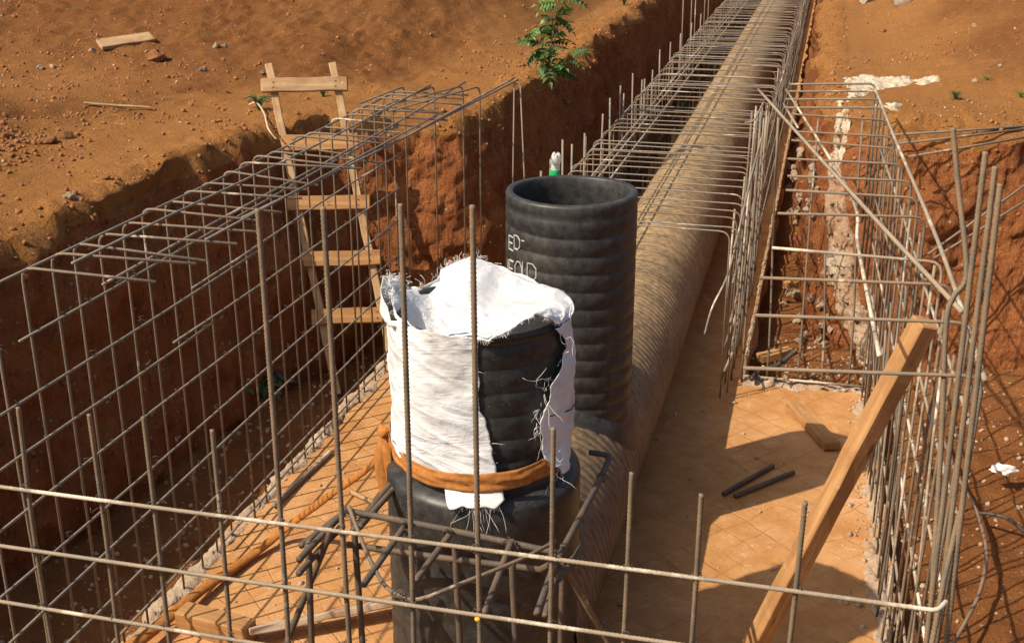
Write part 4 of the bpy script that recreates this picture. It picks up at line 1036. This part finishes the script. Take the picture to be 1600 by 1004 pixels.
spill('cement_spill', [(1322, 122), (1345, 118), (1400, 124), (1423, 128), (1420, 136), (1380, 136), (1356, 146), (1338, 155), (1326, 168), (1316, 180), (1309, 178), (1318, 156), (1330, 143), (1322, 132)], 'white cement spill on the right bank at the head of the mat')
spill('cement_spill', [(1432, 129), (1465, 130), (1468, 137), (1434, 138)], 'small white cement patch right of the big spill', .014)
spill('cement_spill', [(1366, 166), (1390, 164), (1415, 168), (1412, 173), (1388, 173), (1368, 175)], 'thin white cement streak below the big spill', .014)
# cement run and blinding smeared down the corner of the bank
def smear(name, left_e, right_e, mat, label, th=.02, nu=16, nv=70, jg=.24):
    le = smooth_path([Vector((u, v, 0)) for u, v in left_e], 16); ri = smooth_path([Vector((u, v, 0)) for u, v in right_e], 16); V = []
    for j in range(nv):
        t = j / (nv - 1); a = le[int(t * (len(le) - 1))]; b = ri[int(t * (len(ri) - 1))]
        for i in range(nu):
            s = i / (nu - 1); jag = (float(fbm(t * 9, s, 2., 4)) * jg); q = a.lerp(b, s + jag * (1 if s in (0, 1) else .4))
            p, n_ = hit(q.x, q.y)
            e = min(s, 1 - s, t * 3, (1 - t) * 3) * 5
            if p is None: p = AY(q.x, q.y, 8.3); n_ = Vector((0, -1, .2))
            if n_.dot(CAM - p) < 0: n_ = -n_
            V.append(p + n_ * (th * min(1, e) - .008 + .016 * float(fbm(p.x * 18, p.y * 18, p.z * 18, 3))))
    o = obj(name, mesh_np(name, V, grid_faces(nv, nu)), mat); return tag(o, label, 'concrete')
smear('cement_run', [(1311, 176), (1306, 200), (1305, 230), (1305, 262), (1303, 290)], [(1322, 178), (1316, 202), (1313, 232), (1311, 262), (1309, 290)], 'cement', 'white cement run dribbling down the corner of the right bank', .032, 16, 70, .5)
smear('blinding_smear', [(1297, 235), (1292, 300), (1289, 380), (1290, 440), (1302, 490), (1326, 530), (1345, 572)], [(1307, 235), (1322, 300), (1338, 380), (1347, 440), (1352, 490), (1360, 530), (1366, 572)], 'cold', 'pinkish grey concrete smeared down the corner behind the right mat', .03, 26, 120)

# wood scraps on the heap
def on_ground_plank(u0, v0, u1, v1, wd, th, mat, label, name):
    a, n1 = hit(u0, v0); b, n2 = hit(u1, v1); n_ = (n1 + n2).normalized(); n_ = n_ if n_.z > 0 else -n_
    o = plank(name, a + n_ * (th * .5 + .015), b + n_ * (th * .5 + .015), wd, th, mat, None, up=n_, rough=.003); tag(o, label, 'timber')
on_ground_plank(155, 75, 238, 63, .14, .035, 'wood_pale', 'pale short plank lying on the left spoil heap', 'timber_plank')
on_ground_plank(131, 166, 236, 173, .02, .015, 'wood_pale', 'thin split stick lying on the path at the left', 'timber_lath')

# leafy shrub on the lip of the trench
def leaf_mesh(nl, L, wdt, mat):
    V = []; Fc = []
    pts = [Vector((s * L, 0, .10 * L * math.sin(2.4 * s) - .35 * L * s * s)) for s in np.linspace(0, 1, 7)]
    tv, tf = tube_data(pts, .0022, seg=4); V += tv; Fc += tf
    for k in range(nl):
        s = .18 + .82 * k / (nl - 1); p = Vector((s * L, 0, .10 * L * math.sin(2.4 * s) - .35 * L * s * s))
        for sg in ((1, -1) if k < nl - 1 else (0,)):
            ang = sg * math.radians(62) ; d = Vector((math.cos(ang), math.sin(ang), -.28)); n_ = Vector((-d.y, d.x, 0)); l = wdt * (1.15 - .45 * abs(s - .45))
            b = len(V); V += [p, p + d * l * .45 + n_ * l * .26 + Vector((0, 0, .012)), p + d * l + Vector((0, 0, -.02)), p + d * l * .45 - n_ * l * .26 + Vector((0, 0, .012)), p + d * l * .5]
            Fc += [(b, b + 4, b + 1), (b + 1, b + 4, b + 2), (b, b + 3, b + 4), (b + 4, b + 3, b + 2)]
    me = mesh_py('leaf', V, Fc, False); me.materials.append(MAT[mat]); return me
LM = [leaf_mesh(6, .20, .085, 'leaf'), leaf_mesh(5, .16, .08, 'leaf'), leaf_mesh(6, .22, .08, 'leaf_dark')]
def shrub(name, base, stems, label, per, scale=1.0, cat='shrub', mats=(0, 1, 2)):
    t = thing(name, label, cat, base)
    for tip, nleaf in stems:
        P = smooth_path([Vector((0, 0, -.03)), Vector(tip) * .5 + Vector((random.gauss(0, .03), 0, .04)), Vector(tip)], 6)
        tube('stem', P, .007 * scale, 'stem', t, seg=5, rfun=lambda s: 1 - .6 * s)
        for k in range(nleaf):
            p = P[min(len(P) - 1, int((.25 + .75 * k / max(1, nleaf - 1)) * (len(P) - 1)))]
            o = obj('leaf', LM[random.choice(mats)], None, t, p); s = scale * random.uniform(.7, 1.15); o.scale = (s, s, s); o.rotation_euler = (random.gauss(0, .35), random.gauss(-.1, .35), random.uniform(0, 2 * math.pi))
    return t
base = hit(851, 120)[0]
shrub('leafy_shrub', base, [((.06, -.02, .26), 8), ((-.06, .05, .40), 9), ((.03, .1, .58), 9), ((.14, .15, .74), 9), ((.20, .02, .16), 8), ((.10, .12, .84), 6)], 'green leafy shrub on the lip of the trench', 8, .88)
gb = hit(405, 172)[0]
def tuft(name, base, n, L, label, mat='leaf_dark', cat='weed'):
    t = thing(name, label, cat, base); parts = []
    for k in range(n):
        a = random.uniform(0, 6.28); l = L * random.uniform(.5, 1.1); d = Vector((math.cos(a), math.sin(a), 0)); parts.append(tube_data(smooth_path([Vector((0, 0, -.01)), d * l * .3 + Vector((0, 0, l * .6)), d * l * .8 + Vector((0, 0, l * .55))], 4), .004, seg=4, rfun=lambda s: 1.1 - s))
    V_, F_ = join_data(parts); stuff(obj('blades', mesh_py('blades', V_, F_), mat, t)); return t
tuft('grass_tuft', gb, 60, .16, 'dull green grass tuft on the lip beside the ladder')
rt = [hit(390, 168)[0] + Vector((0, 0, .02)), hit(402, 172)[0] + Vector((0, 0, .05)), hit(409, 182)[0] + Vector((.05, -.06, .03)), hit(412, 200)[0] + Vector((.08, -.10, .02)), hit(420, 212)[0] + Vector((.1, -.1, 0))]
cord('bare_root', rt, .006, 'root', 'pale bare root hanging from the lip left of the ladder', 'root')
for (u, v, n, L, lab) in ((1492, 155, 40, .09, 'dry weed tuft on the right path'), (1541, 126, 24, .05, 'small bright green weed on the right bank'), (1594, 152, 26, .06, 'green weed cut by the right edge'), (975, 8, 40, .2, 'weed on the trench lip near the top edge'), (505, 152, 24, .1, 'faint grass sprig on the path behind the ladder')):
    p = hit(u, v)[0]
    if p: tuft('weed_tuft', p, n, L, lab, 'leaf' if 'green' in lab else 'leaf_dark')
shrub('fallen_foliage', AZ(395, 590, -1.58), [((.1, .1, .22), 8), ((-.18, .2, .3), 8), ((.05, -.15, .14), 7), ((-.1, -.35, .12), 7)], 'dark green foliage fallen in the shaded left pit', 7, 1.0, 'foliage', (2,))

# upturned bottle capping a starter bar
bb = AY(867, 273, 7.6); bt = thing('upturned_bottle', 'upturned clear drink bottle with green label, capping a bar behind the tall riser', 'bottle', bb)
def lathe_obj(name, prof, mat, par, seg=28, lobes=0):
    V = np.zeros((seg, len(prof), 3))
    for k in range(seg):
        a = 2 * math.pi * k / seg
        for j, (r, z) in enumerate(prof):
            z2 = z + (.012 * math.cos(5 * a) if lobes and j >= lobes else 0); V[k, j] = (math.cos(a) * r, math.sin(a) * r, z2)
    return obj(name, mesh_np(name, V.reshape(-1, 3), grid_faces(seg, len(prof), True)), mat, par)
pf = [(.013, -.10), (.013, -.07), (.02, -.055), (.030, -.03), (.032, .0), (.031, .04), (.027, .06), (.027, .07), (.033, .085), (.034, .105), (.031, .125), (.024, .138), (.012, .134), (.001, .130)]
lathe_obj('bottle_shell', pf, 'clear', bt, lobes=11); lathe_obj('label_band', [(.0325, -.02), (.0335, -.018), (.0335, .035), (.0325, .037)], 'label_green', bt); lathe_obj('cap', [(.001, -.115), (.015, -.115), (.015, -.095), (.001, -.095)], 'label_green', bt)
bt.rotation_euler = (.05, .06, 0)
cord('rebar_stub', [bb + Vector((0, 0, -1.2)), bb + Vector((0, 0, .09))], .008, 'steel', 'starter bar standing under the upturned bottle', 'rebar')
print('objects', len(bpy.data.objects))
